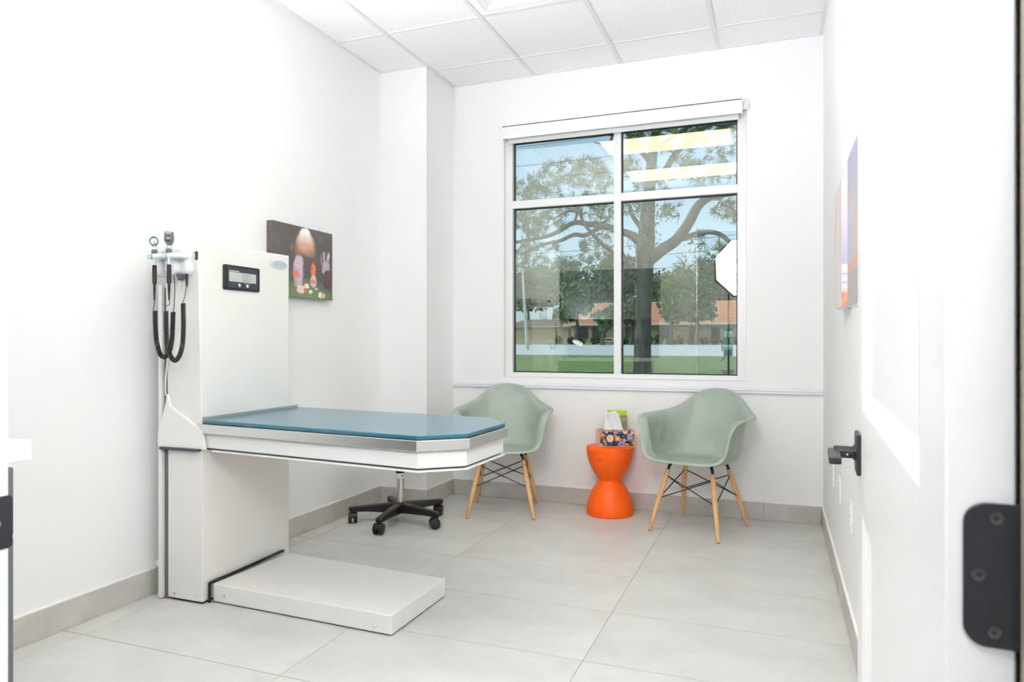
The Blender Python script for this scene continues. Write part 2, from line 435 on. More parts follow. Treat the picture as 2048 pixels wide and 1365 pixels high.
for sgn in (-1, 1):
    bm = NB(); x0 = 0 if sgn < 0 else DT
    X = lambda d: x0+sgn*d
    Mr = Matrix.Translation((x0, HY, HZ)) @ Matrix.Rotation(sgn*PI/2, 4, 'Y')
    ext = .060 if sgn < 0 else .046
    lathe(bm, [(.016, .006), (.016, .012), (.0125, .013), (.0125, ext-.012), (.012, ext-.011)], n=24, M=Mr)
    xa, xb = sorted((X(ext-.022), X(ext)))
    box(bm, xa, xb, HY-.115, HY+.013, HZ-.009, HZ+.006, .003, 2)
    hd = obj('door_handle', bm, M_blackm, dr, local=True)
    bm = NB(); xa, xb = sorted((x0, X(.008))); box(bm, xa, xb, HY-.041, HY+.041, HZ-.041, HZ+.041, .002, 2); obj('rosette', bm, M_blackm, hd, local=True)
    if sgn < 0:
        bm = NB(); lathe(bm, [(.0025, 0), (.002, .0008)], n=10, M=Matrix.Translation((-.024, HY-.0125, HZ-.003)) @ Matrix.Rotation(PI/2, 4, 'X')); obj('set_screw', bm, M_chrome, hd, local=True)
for hz in (.20, .93, 2.2):
    bm = NB(); x0, x1, r = .011, .049, .015
    pl = [(x1, hz-.0525)]+[(x1, hz+.0525)]
    pl += [(x0+r-r*math.sin(a*PI/2/6), hz+.0525-r+r*math.cos(a*PI/2/6)) for a in range(7)]
    pl += [(x0+r-r*math.cos(a*PI/2/6), hz-.0525+r-r*math.sin(a*PI/2/6)) for a in range(7)]
    prism(bm, pl, -.0026, 0, 'y', .0005, 1)
    tube(bm, [(.0535, -.004, hz-.0525), (.0535, -.004, hz+.0525)], .0058, 14)
    hg = obj('hinge', bm, M_blackm, dr, local=True)
    for sx, sz in ((.0314, .042), (.0204, 0), (.030, -.041)):
        bm = NB(); lathe(bm, [(.0048, -.0004), (.0046, .0004), (.0018, -.0002), (.0016, -.0008)], n=14, M=Matrix.Translation((sx, -.0028, hz+sz)) @ Matrix.Rotation(PI/2, 4, 'X'))
        obj('screw', bm, mat('screw_steel', (.10, .105, .11), .3, .8), hg, True, local=True)

# ------------------------------------------------------------------ exam table with scale column
et = thing('exam_table', 'cream veterinary exam table on a scale column with a teal mat', 'exam table', (-2.24, 2.54, 0))
def hexa(bm, b, t, bev):
    """column box from 4 bottom and 4 top corners"""
    vs = [bm.verts.new(p) for p in b]+[bm.verts.new(p) for p in t]
    fs = [bm.faces.new([vs[i] for i in f]) for f in ((3, 2, 1, 0), (4, 5, 6, 7), (0, 1, 5, 4), (1, 2, 6, 5), (2, 3, 7, 6), (3, 0, 4, 7))]
    bmesh.ops.bevel(bm, geom=list({e for f in fs for e in f.edges}), offset=bev, segments=3, affect='EDGES', profile=.5)
bm = NB(); hexa(bm, [(-2.43, 2.262, .010), (-2.242, 2.262, .010), (-2.242, 2.817, .010), (-2.43, 2.817, .010)],
                [(-2.43, 2.262, .652), (-2.242, 2.262, .652), (-2.242, 2.817, .652), (-2.43, 2.817, .652)], .004)
lc = obj('lower_column', bm, M_cream, et)
bm = NB(); box(bm, -2.42, -2.25, 2.272, 2.807, 0.0005, .012); obj('column_foot', bm, M_rubber, et)
bm = NB(); hexa(bm, [(-2.43, 2.262, .70), (-2.242, 2.262, .70), (-2.242, 2.817, .70), (-2.43, 2.817, .70)],
                [(-2.43, 2.243, 1.516), (-2.244, 2.243, 1.514), (-2.242, 2.818, 1.522), (-2.43, 2.818, 1.524)], .006)
uc = obj('upper_column', bm, M_cream, et)
bm = NB(); box(bm, -2.476, -2.455, 2.252, 2.81, .004, 1.342, .002, 1); obj('rear_channel', bm, M_cream, et)
bm = NB(); box(bm, -2.455, -2.431, 2.268, 2.79, .004, 1.33); obj('rear_gap_shade', bm, mat('dark_gap_shade', (.16, .155, .145), .6), et)  # dark colour stands in for the shade in the gap behind the column
for x in (-2.394, -2.281):
    bm = NB(); lathe(bm, [(.005, 0), (.005, .001), (.003, .0025)], n=10, M=Matrix.Translation((x, 2.262, .030)) @ Matrix.Rotation(PI/2, 4, 'X')); obj('screw', bm, M_steel, lc)
# table top
MATP = [(-2.262, 2.262), (-1.167, 2.143), (-1.025, 2.262), (-1.017, 2.609), (-1.150, 2.785), (-2.250, 2.885)]
mp = offset(MATP, -.003)
bm = NB(); prism(bm, mp, .7565, .7725, 'z', .003, 3); obj('mat', bm, M_mat, et)
RIM = offset(MATP, .006)
bm = NB(); prism(bm, RIM, .718, .756, 'z', .002, 2); obj('steel_rim', bm, M_steel, et)
APR = offset(MATP, -.010)
bm = NB(); prism(bm, APR, .656, .7185, 'z', .003, 2); obj('apron', bm, M_creamw, et)
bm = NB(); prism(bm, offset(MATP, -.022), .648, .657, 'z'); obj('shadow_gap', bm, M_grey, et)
LIP = offset(MATP, -.004); LIP[0] = (-2.19, LIP[0][1]-.008); LIP[-1] = (-2.19, LIP[-1][1]-.004)
bm = NB(); prism(bm, LIP, .643, .6485, 'z', .001, 1); obj('bottom_tray', bm, M_creamw, et)
bm = NB(); box(bm, -2.2415, -2.234, 2.262, 2.876, .757, .786, .003, 2); obj('upstand', bm, M_steel, et)
G = [(-2.392, .879), (-2.379, .829), (-2.249, .757), (-2.205, .730), (-2.190, .657), (-2.440, .657), (-2.446, .672), (-2.446, .702), (-2.434, .752), (-2.402, .84), (-2.398, .876)]
G = [(x*1.0112, CAMZ+(z-CAMZ)*1.0112) for x, z in G]
for y0, y1 in ((2.2480, 2.2612), (2.822, 2.836)):
    bm = NB(); prism(bm, G, y0, y1, 'y', .002, 2); obj('arm_bracket', bm, M_creamw, et)
bm = NB(); box(bm, -2.458, -2.245, 2.240, 2.2605, .641, .6525, .003, 2); obj('bumper_strip', bm, mat('navy_bumper', (.05, .06, .085), .35), et)
# foot platform
PL = [(-2.221, 2.300), (-1.341, 2.267), (-1.335, 2.706), (-2.205, 2.765)]
bm = NB(); prism(bm, PL, .006, .080, 'z', .004, 3); pf = obj('platform', bm, M_cream, et)
bm = NB(); prism(bm, offset(PL, -.02), .0005, .007, 'z'); obj('platform_foot', bm, M_rubber, et)
for (x, y, z) in ((-2.158, 2.2966, .036), (-1.415, 2.2688, .030)):
    bm = NB(); lathe(bm, [(.005, 0), (.005, .001), (.003, .0025)], n=10, M=Matrix.Translation((x, y, z)) @ Matrix.Rotation(PI/2, 4, 'X')); obj('screw', bm, M_steel, pf)
bm = NB(); tube(bm, catmull([(-2.231, 2.292, .003), (-2.231, 2.292, .04), (-2.231, 2.293, .074), (-2.230, 2.301, .084), (-2.230, 2.42, .084), (-2.229, 2.55, .086), (-2.226, 2.66, .090), (-2.224, 2.752, .092)], 4), .0062, 8)
obj('rubber_edging', bm, M_rubber, et, True)
# display
XF = -2.242
dp = None
bm = NB(); prism(bm, rrect(2.377, 2.601, 1.327, 1.436, .008), XF, XF+.007, 'x', .0015, 2); dp = obj('display', bm, M_black, et)
bm = NB(); prism(bm, rrect(2.397, 2.585, 1.337, 1.426, .004), XF+.007, XF+.0076, 'x'); obj('keypad', bm, mat('display_face', (.045, .05, .06), .35), dp)
bm = NB(); prism(bm, rrect(2.407, 2.575, 1.364, 1.406, .003), XF+.0076, XF+.0082, 'x'); obj('screen', bm, mat('lcd_glass', (.50, .51, .48), .25), dp)
bm = NB()
def seg7(bm, y, z, w, h, t=.0026):
    x0, x1 = XF+.0082, XF+.0085
    box(bm, x0, x1, y, y+w, z, z+t); box(bm, x0, x1, y, y+w, z+h-t, z+h)
    for yy in (y, y+w-t): box(bm, x0, x1, yy, yy+t, z+.001, z+h/2-.0007); box(bm, x0, x1, yy, yy+t, z+h/2+.0007, z+h-.001)
M_seg = mat('lcd_segment', (.24, .245, .235), .4)
for y in (2.490, 2.519):
    bm = NB(); seg7(bm, y, 1.370, .018, .031); dg = obj('digit', bm, M_seg, dp); dg['kind'] = 'stuff'
bm = NB(); box(bm, XF+.0082, XF+.0085, 2.5115, 2.5145, 1.370, 1.373); obj('decimal_point', bm, M_seg, dp)
bm = NB(); box(bm, XF+.0082, XF+.0085, 2.413, 2.4165, 1.387, 1.390); obj('indicator', bm, M_seg, dp)
for y in (2.470, 2.520):
    bm = NB(); lathe(bm, [(.0075, 0), (.0075, .0012), (.006, .0018)], n=18, M=Matrix.Translation((XF+.0076, y, 1.350)) @ Matrix.Rotation(PI/2, 4, 'Y')); bt = obj('button', bm, M_wplast, dp)
    bm = NB(); box(bm, XF+.0094, XF+.0096, y-.004, y+.004, 1.3493, 1.3507); obj('legend', bm, M_grey, bt)
bm = NB()
for y, w_ in ((2.407, .0055), (2.4155, .005), (2.4215, .004), (2.4265, .006), (2.4335, .004), (2.4385, .005), (2.4445, .003), (2.449, .006), (2.456, .006), (2.4635, .004)):
    box(bm, XF+.0076, XF+.0079, y, y+w_, 1.4092, 1.4125)
for y in (2.502, 2.531): box(bm, XF+.0076, XF+.0079, y, y+.006, 1.3585, 1.3605)
obj('lettering', bm, M_wplast, dp)['kind'] = 'stuff'
# oval badge
bm = NB(); pl = [(2.742+.062*math.cos(a*2*PI/40), 1.470+.0215*math.sin(a*2*PI/40)) for a in range(40)]
prism(bm, pl, XF, XF+.003, 'x', .001, 2); bd = obj('badge', bm, mat('badge_rim', (.74, .78, .78), .3, .4), et)
bm = NB(); pl = [(2.745+.054*math.cos(a*2*PI/40), 1.470+.018*math.sin(a*2*PI/40)) for a in range(40)]
prism(bm, pl, XF+.003, XF+.0034, 'x'); obj('badge_face', bm, mat('badge_face', (.46, .54, .57), .35), bd)
bm = NB(); tube(bm, catmull([(XF+.0036, 2.718, 1.468), (XF+.0036, 2.735, 1.474), (XF+.0036, 2.755, 1.4715), (XF+.0036, 2.772, 1.472), (XF+.0036, 2.777, 1.463)], 5), .0009, 5); obj('emblem', bm, mat('badge_mark', (.36, .44, .50), .4), bd)
# rocker switch
bm = NB(); box(bm, -2.2605, -2.2475, 2.240, 2.246, 1.440, 1.474, .001, 1); sw = obj('switch', bm, M_black, et)
bm = NB(); box(bm, -2.258, -2.250, 2.2385, 2.2405, 1.446, 1.462, .0006, 1); obj('rocker', bm, M_grey, sw)

# ------------------------------------------------------------------ otoscope wall unit on the column
ou = thing('diagnostic_set', 'white diagnostic unit with two corded scopes on the column side', 'medical device', (-2.36, 2.26, 1.37))
bm = NB(); prism(bm, rrect(-2.458, -2.268, 1.372, 1.508, .03, 6), 2.200, 2.2485, 'y', .012, 4); obj('housing', bm, M_wplast, ou, True)
for x0, x1 in ((-2.428, -2.372), (-2.352, -2.292)):
    bm = NB(); prism(bm, rrect(x0, x1, 1.374, 1.448, .022, 6), 2.168, 2.203, 'y', .009, 3); obj('pod', bm, M_wplast, ou, True)
    bm = NB(); prism(bm, rrect(x0, x1, 1.468, 1.505, .015, 6), 2.188, 2.203, 'y', .006, 3); obj('specula_bin', bm, M_wplast, ou, True)
for hx in (-2.371, -2.293):
    bm = NB(); box(bm, hx-.006, hx+.050, 2.128, 2.200, 1.437, 1.458, .008, 3); cr = obj('cradle', bm, M_wplast, ou, True)
    bm = NB(); box(bm, hx-.028, hx-.010, 2.126, 2.146, 1.436, 1.457, .006, 3); obj('cradle_tip', bm, mat('blue_tip', (.45, .68, .80), .3), cr, True)
def handle(hx, top):
    hy = 2.14
    bm = NB(); tube(bm, [(hx, hy, 1.405), (hx, hy, top)], .0052, 16); h = obj('scope_handle', bm, M_chrome, ou, True)
    bm = NB(); lathe(bm, [(.006, 0), (.0115, .002), (.0115, .016), (.006, .018)], (hx, hy, 1.457), 20); obj('collar', bm, M_grey, h)
    bm = NB(); lathe(bm, [(.0052, 0), (.0085, -.002), (.0088, -.075), (.0055, -.078), (.0055, -.078)], (hx, hy, 1.412), 18); obj('grip', bm, M_black, h, True)
    bm = NB(); pr = [(.0058, 0)]
    for k in range(12): pr += [(.0062-k*.0002, -.002-k*.0056), (.0062-k*.0002, -.0045-k*.0056), (.0045-k*.00015, -.005-k*.0056), (.0045-k*.00015, -.007-k*.0056)]
    lathe(bm, pr, (hx, hy, 1.336), 12); obj('strain_relief', bm, M_black, h)
    return h
h1 = handle(-2.371, 1.488); h2 = handle(-2.293, 1.492)
# otoscope head: open green ring
ax = -2.374; bm = NB(); Mr = Matrix.Translation((ax, 2.14, 1.509)) @ Matrix.Rotation(.75, 4, 'Z')
N = 36; ring = []
for i in range(N):
    a = 2*PI*i/N; ro = .0175+.006*max(0, -math.sin(a))**6+.003*max(0, math.sin(a))**10
    q = []
    for rr, yy in ((ro, -.004), (ro, .004), (.0125, .004), (.0125, -.004)): q.append(bm.verts.new(Mr @ Vector((rr*math.cos(a), yy, rr*math.sin(a)))))
    ring.append(q)
for i in range(N):
    for k in range(4): bm.faces.new((ring[i][k], ring[(i+1) % N][k], ring[(i+1) % N][(k+1) % 4], ring[i][(k+1) % 4]))
bmesh.ops.recalc_face_normals(bm, faces=bm.faces[:])
oh = obj('otoscope_head', bm, mat('green_plastic', (.045, .17, .12), .4), h1)
bm = NB(); tube(bm, [(ax+.003, 2.14, 1.498), (ax+.006, 2.138, 1.508)], .0014, 6); obj('lamp_pin', bm, M_black, oh)
# ophthalmoscope head
bm = NB(); pl = [(-.0075, 0), (.0075, 0), (.0165, .014), (.0185, .026), (.0165, .054), (-.0150, .054), (-.0175, .026), (-.0160, .014)]
prism(bm, pl, -.014, .012, 'y', .003, 2)
Mo = Matrix.Translation((-2.293, 2.14, 1.488)) @ Matrix.Rotation(.72, 4, 'Z'); bmesh.ops.transform(bm, matrix=Mo, verts=bm.verts[:])
op = obj('ophthalmoscope_head', bm, mat('charcoal_plastic', (.075, .08, .09), .4), h2)
bm = NB(); box(bm, -.004, .003, -.0155, -.013, .033, .039, M=Mo); obj('aperture', bm, M_black, op)
M_pp = mat('pale_print', (.62, .68, .72), .5)
for x0, x1, z0, z1 in ((-.010, .010, .0465, .0495), (-.007, .004, .026, .029)):
    bm = NB(); box(bm, x0, x1, -.0152, -.0138, z0, z1, M=Mo); obj('lettering', bm, M_pp, op)
for k in range(3):
    bm = NB(); box(bm, -.010+k*.007, -.0045+k*.007, -.0158, -.013, .014, .020, .001, 1, M=Mo); obj('dial', bm, M_black, op)
# coiled cords
def coil(bm, path, turns, rc=.0078, rt=.0022):
    P = catmull(path, 24); n = len(P); L = [0]
    for a, b in zip(P, P[1:]): L.append(L[-1]+(b-a).length)
    N = turns*10; pts = []
    j = 0; up = Vector((0, 1, 0))
    for i in range(N+1):
        s = L[-1]*i/N
        while j < n-2 and L[j+1] < s: j += 1
        t = (s-L[j])/max(1e-9, L[j+1]-L[j]); p = P[j].lerp(P[j+1], t); d = (P[j+1]-P[j]).normalized()
        u = (up-d*up.dot(d)).normalized(); v = d.cross(u); a = 2*PI*turns*i/N
        pts.append(p+(u*math.cos(a)+v*math.sin(a))*rc)
    tube(bm, pts, rt, 5)
bm = NB(); coil(bm, [(-2.370, 2.142, 1.225), (-2.371, 2.145, 1.16), (-2.368, 2.148, 1.10), (-2.352, 2.150, 1.05), (-2.333, 2.153, 1.037), (-2.313, 2.158, 1.055), (-2.304, 2.165, 1.11), (-2.303, 2.170, 1.22)], 84)
obj('coiled_cord', bm, M_black, h1, True); bm = NB()
tube(bm, catmull([(-2.371, 2.14, 1.268), (-2.372, 2.14, 1.25), (-2.378, 2.142, 1.235), (-2.377, 2.142, 1.224)], 6), .0015, 6)
obj('cord_lead', bm, M_black, h1, True); bm = NB()
tube(bm, catmull([(-2.303, 2.170, 1.22), (-2.300, 2.172, 1.25), (-2.310, 2.185, 1.32), (-2.330, 2.20, 1.375)], 6), .0018, 6)
obj('cord_lead', bm, M_black, h1, True)
bm = NB(); coil(bm, [(-2.296, 2.128, 1.222), (-2.297, 2.130, 1.16), (-2.292, 2.130, 1.09), (-2.276, 2.130, 1.045), (-2.252, 2.130, 1.024), (-2.228, 2.130, 1.044), (-2.212, 2.130, 1.09), (-2.209, 2.132, 1.16), (-2.212, 2.134, 1.252)], 92)
obj('coiled_cord', bm, M_black, h2, True); bm = NB()
tube(bm, catmull([(-2.293, 2.14, 1.268), (-2.288, 2.138, 1.25), (-2.300, 2.13, 1.24), (-2.298, 2.128, 1.222)], 6), .0015, 6)
obj('cord_lead', bm, M_black, h2, True); bm = NB()
tube(bm, catmull([(-2.218, 2.134, 1.252), (-2.214, 2.140, 1.27), (-2.217, 2.150, 1.30), (-2.232, 2.17, 1.33)], 6), .0015, 6)
obj('cord_lead', bm, M_black, h2, True); bm = NB()
lathe(bm, [(.0035, 0), (.0055, .03), (.0068, .052)], (-2.236, 2.175, 1.322), 10)
obj('cord_boot', bm, M_black, h2, True)
bm = NB(); prism(bm, [(-2.306, 1.376), (-2.268, 1.376), (-2.275, 1.362), (-2.296, 1.350)], 2.185, 2.215, 'y', .002, 1); obj('plug', bm, M_grey, ou)
bm = NB(); tube(bm, catmull([(-2.30, 2.20, 1.355), (-2.325, 2.215, 1.31), (-2.365, 2.235, 1.22), (-2.40, 2.245, 1.10), (-2.425, 2.25, .98), (-2.436, 2.255, .92), (-2.442, 2.262, .87)], 6), .0032, 8)
obj('power_cord', bm, M_wplast, ou, True)

# ------------------------------------------------------------------ pictures
def lerp3(a, b, t): return tuple(a[i]+(b[i]-a[i])*t for i in range(3))
def canvas(name, label, o3, fn, a0, a1, z0, z1, wallx, depth, sgn):
    """stretched canvas on a side wall; a along Y; sgn = direction into the room"""
    t = thing(name, label, 'picture', (wallx, (a0+a1)/2, (z0+z1)/2))
    bm = NB(); xs_ = sorted((wallx+sgn*.001, wallx+sgn*(depth-.001))); box(bm, xs_[0], xs_[1], a0+.0012, a1-.0012, z0+.0012, z1-.0012, .001, 1)
    obj('stretcher', bm, o3, t)
    xf = wallx+sgn*depth
    return t, xf
def blob(a, b, ca, cb, ra, rb, p=2): return max(0, 1-(abs((a-ca)/ra)**p+abs((b-cb)/rb)**p))
def pic_lamp(a, b):
    # a generic warm lamp glow over a green round table with soft upright shapes
    n = noise.noise(Vector((a*7, b*7, 0)))
    n2 = noise.noise(Vector((a*26, b*26, 4)))
    a0_, b0_ = a, b; a = a+.014*noise.noise(Vector((a*14, b*14, 8)))+.006*n2; b = b+.014*noise.noise(Vector((a*14, b*14, 15)))
    c = s2l(100, 94, 91); c = lerp3(c, s2l(114, 106, 107), max(0, n))
    # lamp cone
    t = (b-.58)/.40
    if 0 < t < 1.02:
        half = .205*(1-.62*t*t); d = abs(a-.52)/half
        if d < 1:
            g = (1-d*d)*min(1, t*2.2)
            c = lerp3(c, lerp3(s2l(215, 165, 135), s2l(255, 250, 245), max(0, min(1, (t-.45)*2.4))), min(1, g*1.5))
    # table
    k = blob(a, b, .56, .02, .42, .26)
    if k > 0: c = lerp3(s2l(100, 116, 84), s2l(122, 136, 104), min(1, k*1.5+n*.3))
    # upright shapes
    for (ca, cb, ra, rb, col) in ((.40, .36, .085, .26, (196, 178, 190)), (.42, .50, .07, .11, (205, 190, 200)), (.655, .40, .045, .13, (226, 128, 84)), (.655, .25, .06, .09, (208, 196, 206)),
                                  (.88, .47, .075, .13, (184, 172, 186)), (.92, .30, .10, .16, (100, 84, 84)), (.845, .64, .018, .08, (205, 190, 198)), (.925, .64, .02, .08, (226, 196, 196))):
        k = blob(a, b, ca, cb, ra, rb)
        if k > 0: c = lerp3(c, tuple(x*(1+.35*n2) for x in s2l(*col)), min(1, k*3))
    # pale and red slips on the table
    for (ca, cb, ra, rb, col) in ((.36, .33, .050, .045, (226, 120, 104)), (.44, .12, .06, .055, (236, 206, 194)), (.54, .17, .05, .03, (240, 226, 206)), (.65, .25, .045, .030, (228, 126, 110)), (.61, .10, .035, .02, (238, 232, 226)),
                                  (.78, .06, .035, .045, (240, 228, 222)), (.83, .055, .04, .035, (226, 186, 176)), (.53, .105, .025, .03, (206, 122, 70)), (.71, .15, .03, .02, (222, 170, 150)), (.79, .16, .018, .014, (106, 106, 150))):
        k = blob(a, b, ca, cb, ra, rb, 4)
        if k > 0: c = lerp3(c, s2l(*col), min(1, k*4))
    sm = noise.noise(Vector((a*22, b*9, 3)))
    if sm > .35 and .25 < a < .9 and .45 < b < .8: c = lerp3(c, s2l(186, 166, 172), min(.6, (sm-.35)*2))
    return c
def canvas_faces(t, xf, fn, a0, a1, z0, z1, wallx, depth, sgn, side):
    flip = sgn > 0   # seen from the room, left of the picture is smaller Y on the left wall
    P = (lambda a, b: (xf, a0+(a1-a0)*a, z0+(z1-z0)*b)) if flip else (lambda a, b: (xf, a1+(a0-a1)*a, z0+(z1-z0)*b))
    painted('print', fn, 110, 90, P, M_print, t)
    painted('wrapped_edge', side, 8, 60, lambda a, b: (wallx+sgn*depth*a, a0, z0+(z1-z0)*b), M_print, t)
t, xf = canvas('canvas_picture', 'dark canvas picture with a glowing lamp, left wall', M_grey, pic_lamp, 3.02, 3.555, 1.348, 1.748, XL, .038, 1)
canvas_faces(t, xf, pic_lamp, 3.02, 3.555, 1.348, 1.748, XL, .038, 1, lambda a, b: lerp3(s2l(112, 102, 102), s2l(92, 82, 82), .5+.5*noise.noise(Vector((a*6, b*30, 1)))))
def pic_pale(a, b):
    c = lerp3(s2l(226, 216, 214), s2l(214, 208, 214), b)
    k = noise.noise(Vector((a*3, b*4, 5)))
    return lerp3(c, s2l(216, 198, 188), max(0, min(1, k*1.6)))
def edge_pale(a, b):
    if b < .115: return s2l(222, 160, 130) if (a+b*8) % .9 < .5 else s2l(206, 146, 124)
    if b < .15: return s2l(232, 206, 186)
    if b < .30: return s2l(184, 182, 206) if (abs(b-.19) < .008 or abs(b-.245) < .008) else s2l(226, 220, 230)
    if b < .33: return s2l(236, 230, 234)
    return lerp3(s2l(184, 180, 206), s2l(222, 208, 220), min(1, (b-.33)/.45))
def pic_dusk(a, b):
    c = lerp3(s2l(196, 180, 178), s2l(166, 166, 188), min(1, max(0, (b-.45)*2.2)))
    if .30 < b < .66 and a < .72: c = lerp3(s2l(176, 186, 210), s2l(204, 172, 152), a*1.1)
    if b < .22: c = s2l(176, 170, 168)
    elif b < .30: c = lerp3(c, s2l(204, 160, 138), .6)
    return c
t, xf = canvas('canvas_picture', 'pale pastel canvas picture farther along the right wall', M_white, None, 2.857, 3.195, 1.232, 1.710, XR, .035, -1)
canvas_faces(t, xf, pic_pale, 2.857, 3.195, 1.232, 1.710, XR, .035, -1, edge_pale)
t, xf = canvas('canvas_picture', 'lilac and orange canvas picture nearest the door', M_white, None, 2.285, 2.621, 1.216, 1.717, XR, .035, -1)
canvas_faces(t, xf, pic_dusk, 2.285, 2.621, 1.216, 1.717, XR, .035, -1, lambda a, b: pic_dusk(.9, b))

# ------------------------------------------------------------------ shell armchairs
def make_chair(label):
    c = thing('shell_armchair', label, 'chair', group='sage shell armchairs')
    # rim outline (x >= 0 half, local: +y is the front), from front centre to back centre
    half = [(0, .268, .424), (.10, .268, .425), (.180, .258, .431), (.226, .236, .452), (.250, .222, .50), (.262, .214, .56), (.274, .203, .615), (.290, .180, .650), (.305, .135, .664), (.311, .07, .667),
            (.310, .0, .667), (.302, -.06, .668), (.284, -.115, .672), (.254, -.165, .682), (.216, -.207, .703), (.178, -.240, .736), (.138, -.264, .771), (.088, -.281, .798), (.04, -.289, .809), (0, -.291, .811)]
    rim = half + [(-x, y, z) for x, y, z in half[-2:0:-1]]
    R = catmull(rim, 4, True); n = len(R)
    bm = NB(); cen = Vector((0, .03, .414)); cols = []
    for p in R:
        lift = max(0., min(1., (p.z-.43)/.2)); backk = max(0., min(1., (p.z-.664)/.135)); backk = backk*backk*(3-2*backk)
        d = Vector((p.x, p.y-.03, 0)); L = d.length; dn = d/L; hgt = p.z-.414
        base_in = .055*(1-lift)+lift*(.078*(1-backk)+.118*backk); flare = .048*lift*(1-backk); Rw = L-base_in
        def at_(r, z): q = Vector((0, .03, 0))+dn*r; q.z = z; return q
        C_ = [cen, at_(Rw*.50, .408), at_(Rw*.84, .409+.003*(1-lift)), at_(Rw+.004*lift, .414+.045*lift+.002), at_(Rw+(L-flare-Rw)*(.5 if lift > .5 else .6), .414+hgt*.52), at_(L-flare*.75-.006, .414+hgt*(.93-.06*backk)), p]
        c_ = catmull(C_, 3)
        c_ += [p+dn*.009-Vector((0, 0, .002)), p+dn*.0125-Vector((0, 0, .010))]
        cols.append([bm.verts.new(q) for q in c_[1:]])
    rings = [[c_[k] for c_ in cols] for k in range(len(cols[0]))]
    ce_ = bm.verts.new(cen)
    for i in range(n): bm.faces.new((ce_, rings[0][i], rings[0][(i+1) % n]))
    for a, b in zip(rings, rings[1:]):
        for i in range(n): bm.faces.new((a[i], b[i], b[(i+1) % n], a[(i+1) % n]))
    bmesh.ops.recalc_face_normals(bm, faces=bm.faces[:])
    sh = obj('seat_shell', bm, M_sage, c, True, local=True)
    so = sh.modifiers.new('thick', 'SOLIDIFY'); so.thickness = .006; so.offset = 0
    ss = sh.modifiers.new('sub', 'SUBSURF'); ss.levels = 1; ss.render_levels = 1
    # legs
    top = {}; foot = {}
    for sx in (-1, 1):
        for sy in (-1, 1):
            T = Vector((sx*.128, sy*.105+.01, .386)); Fo = Vector((sx*.208, sy*.221, .004)); top[sx, sy] = T; foot[sx, sy] = Fo
            A = T.lerp(Fo, .09); bm = NB()
            tube(bm, [A, A.lerp(Fo, .06), A.lerp(Fo, .5), Fo+(A-Fo)*.02, Fo], [.0125, .0145, .0145, .0095, .008], 16)
            lg = obj('leg', bm, M_wood, c, True, local=True)
            bm = NB(); tube(bm, [Fo+Vector((0, 0, -.0035)), Fo+Vector((0, 0, .001))], .0075, 12); obj('glide', bm, M_grey, lg, local=True)
            for f in (.17, .52):
                bm = NB(); q = T.lerp(Fo, f); d = Vector((sx, sy, .25)).normalized()
                tube(bm, [q+d*.010, q+d*.0158], .0042, 10)
                obj('bolt', bm, M_chrome, lg, True, local=True)
            bm = NB(); tube(bm, [T+Vector((-sx*.012, -sy*.012, .012)), T.lerp(Fo, .04), T.lerp(Fo, .17)], [.009, .009, .006], 8); obj('bracket', bm, M_blackm, lg, local=True)
    r = .0032
    def q(k, f): return top[k].lerp(foot[k], f)
    K = [(-1, 1), (1, 1), (1, -1), (-1, -1)]
    for i in range(4):
        a, b = K[i], K[(i+1) % 4]
        for f0, f1 in ((.18, .52), (.52, .18)):
            bm = NB(); tube(bm, [q(a, f0), q(b, f1)], r, 8); obj('wire_brace', bm, M_blackm, c, True, local=True)
    for i in range(4):
        a, b = K[i], K[(i+1) % 4]; bm = NB(); tube(bm, [top[a]+Vector((0, 0, .010)), top[b]+Vector((0, 0, .010))], .006, 8)
        obj('under_frame', bm, M_blackm, c, local=True)
    return c
ch = make_chair('sage green shell armchair to the right of the orange stool')
ch.location = (-.429, 4.225, 0); ch.rotation_euler = (0, 0, PI-math.radians(18))
ch2 = copy_tree(ch); ch2['label'] = 'sage green shell armchair behind the end of the exam table'
ch2.location = (-1.661, 4.221, 0); ch2.rotation_euler = (0, 0, PI+math.radians(16))

# ------------------------------------------------------------------ orange stool with tissues
SX, SY = -1.000, 4.395
bm = NB(); h = .430; prof = [(.144, 0), (.149, .004), (.150, .014)]
for k in range(1, 13):
    t = k/12; prof.append((.150-.081*t**2.1, .014+(.214-.014)*t))
prof += [(.0685, .218), (.071, .224)]
for k in range(1, 13):
    t = k/12; prof.append((.150-.079*(1-t)**2.1, .224+(h-.010-.224)*t))
prof += [(.149, h-.003), (.145, h), (.05, h)]
lathe(bm, prof, (SX, SY, 0), 56)
o = obj('hourglass_stool', bm, M_orange, None, True, base=(SX, SY, 0)); tag(o, 'glossy orange hourglass stool between the two chairs', 'stool')

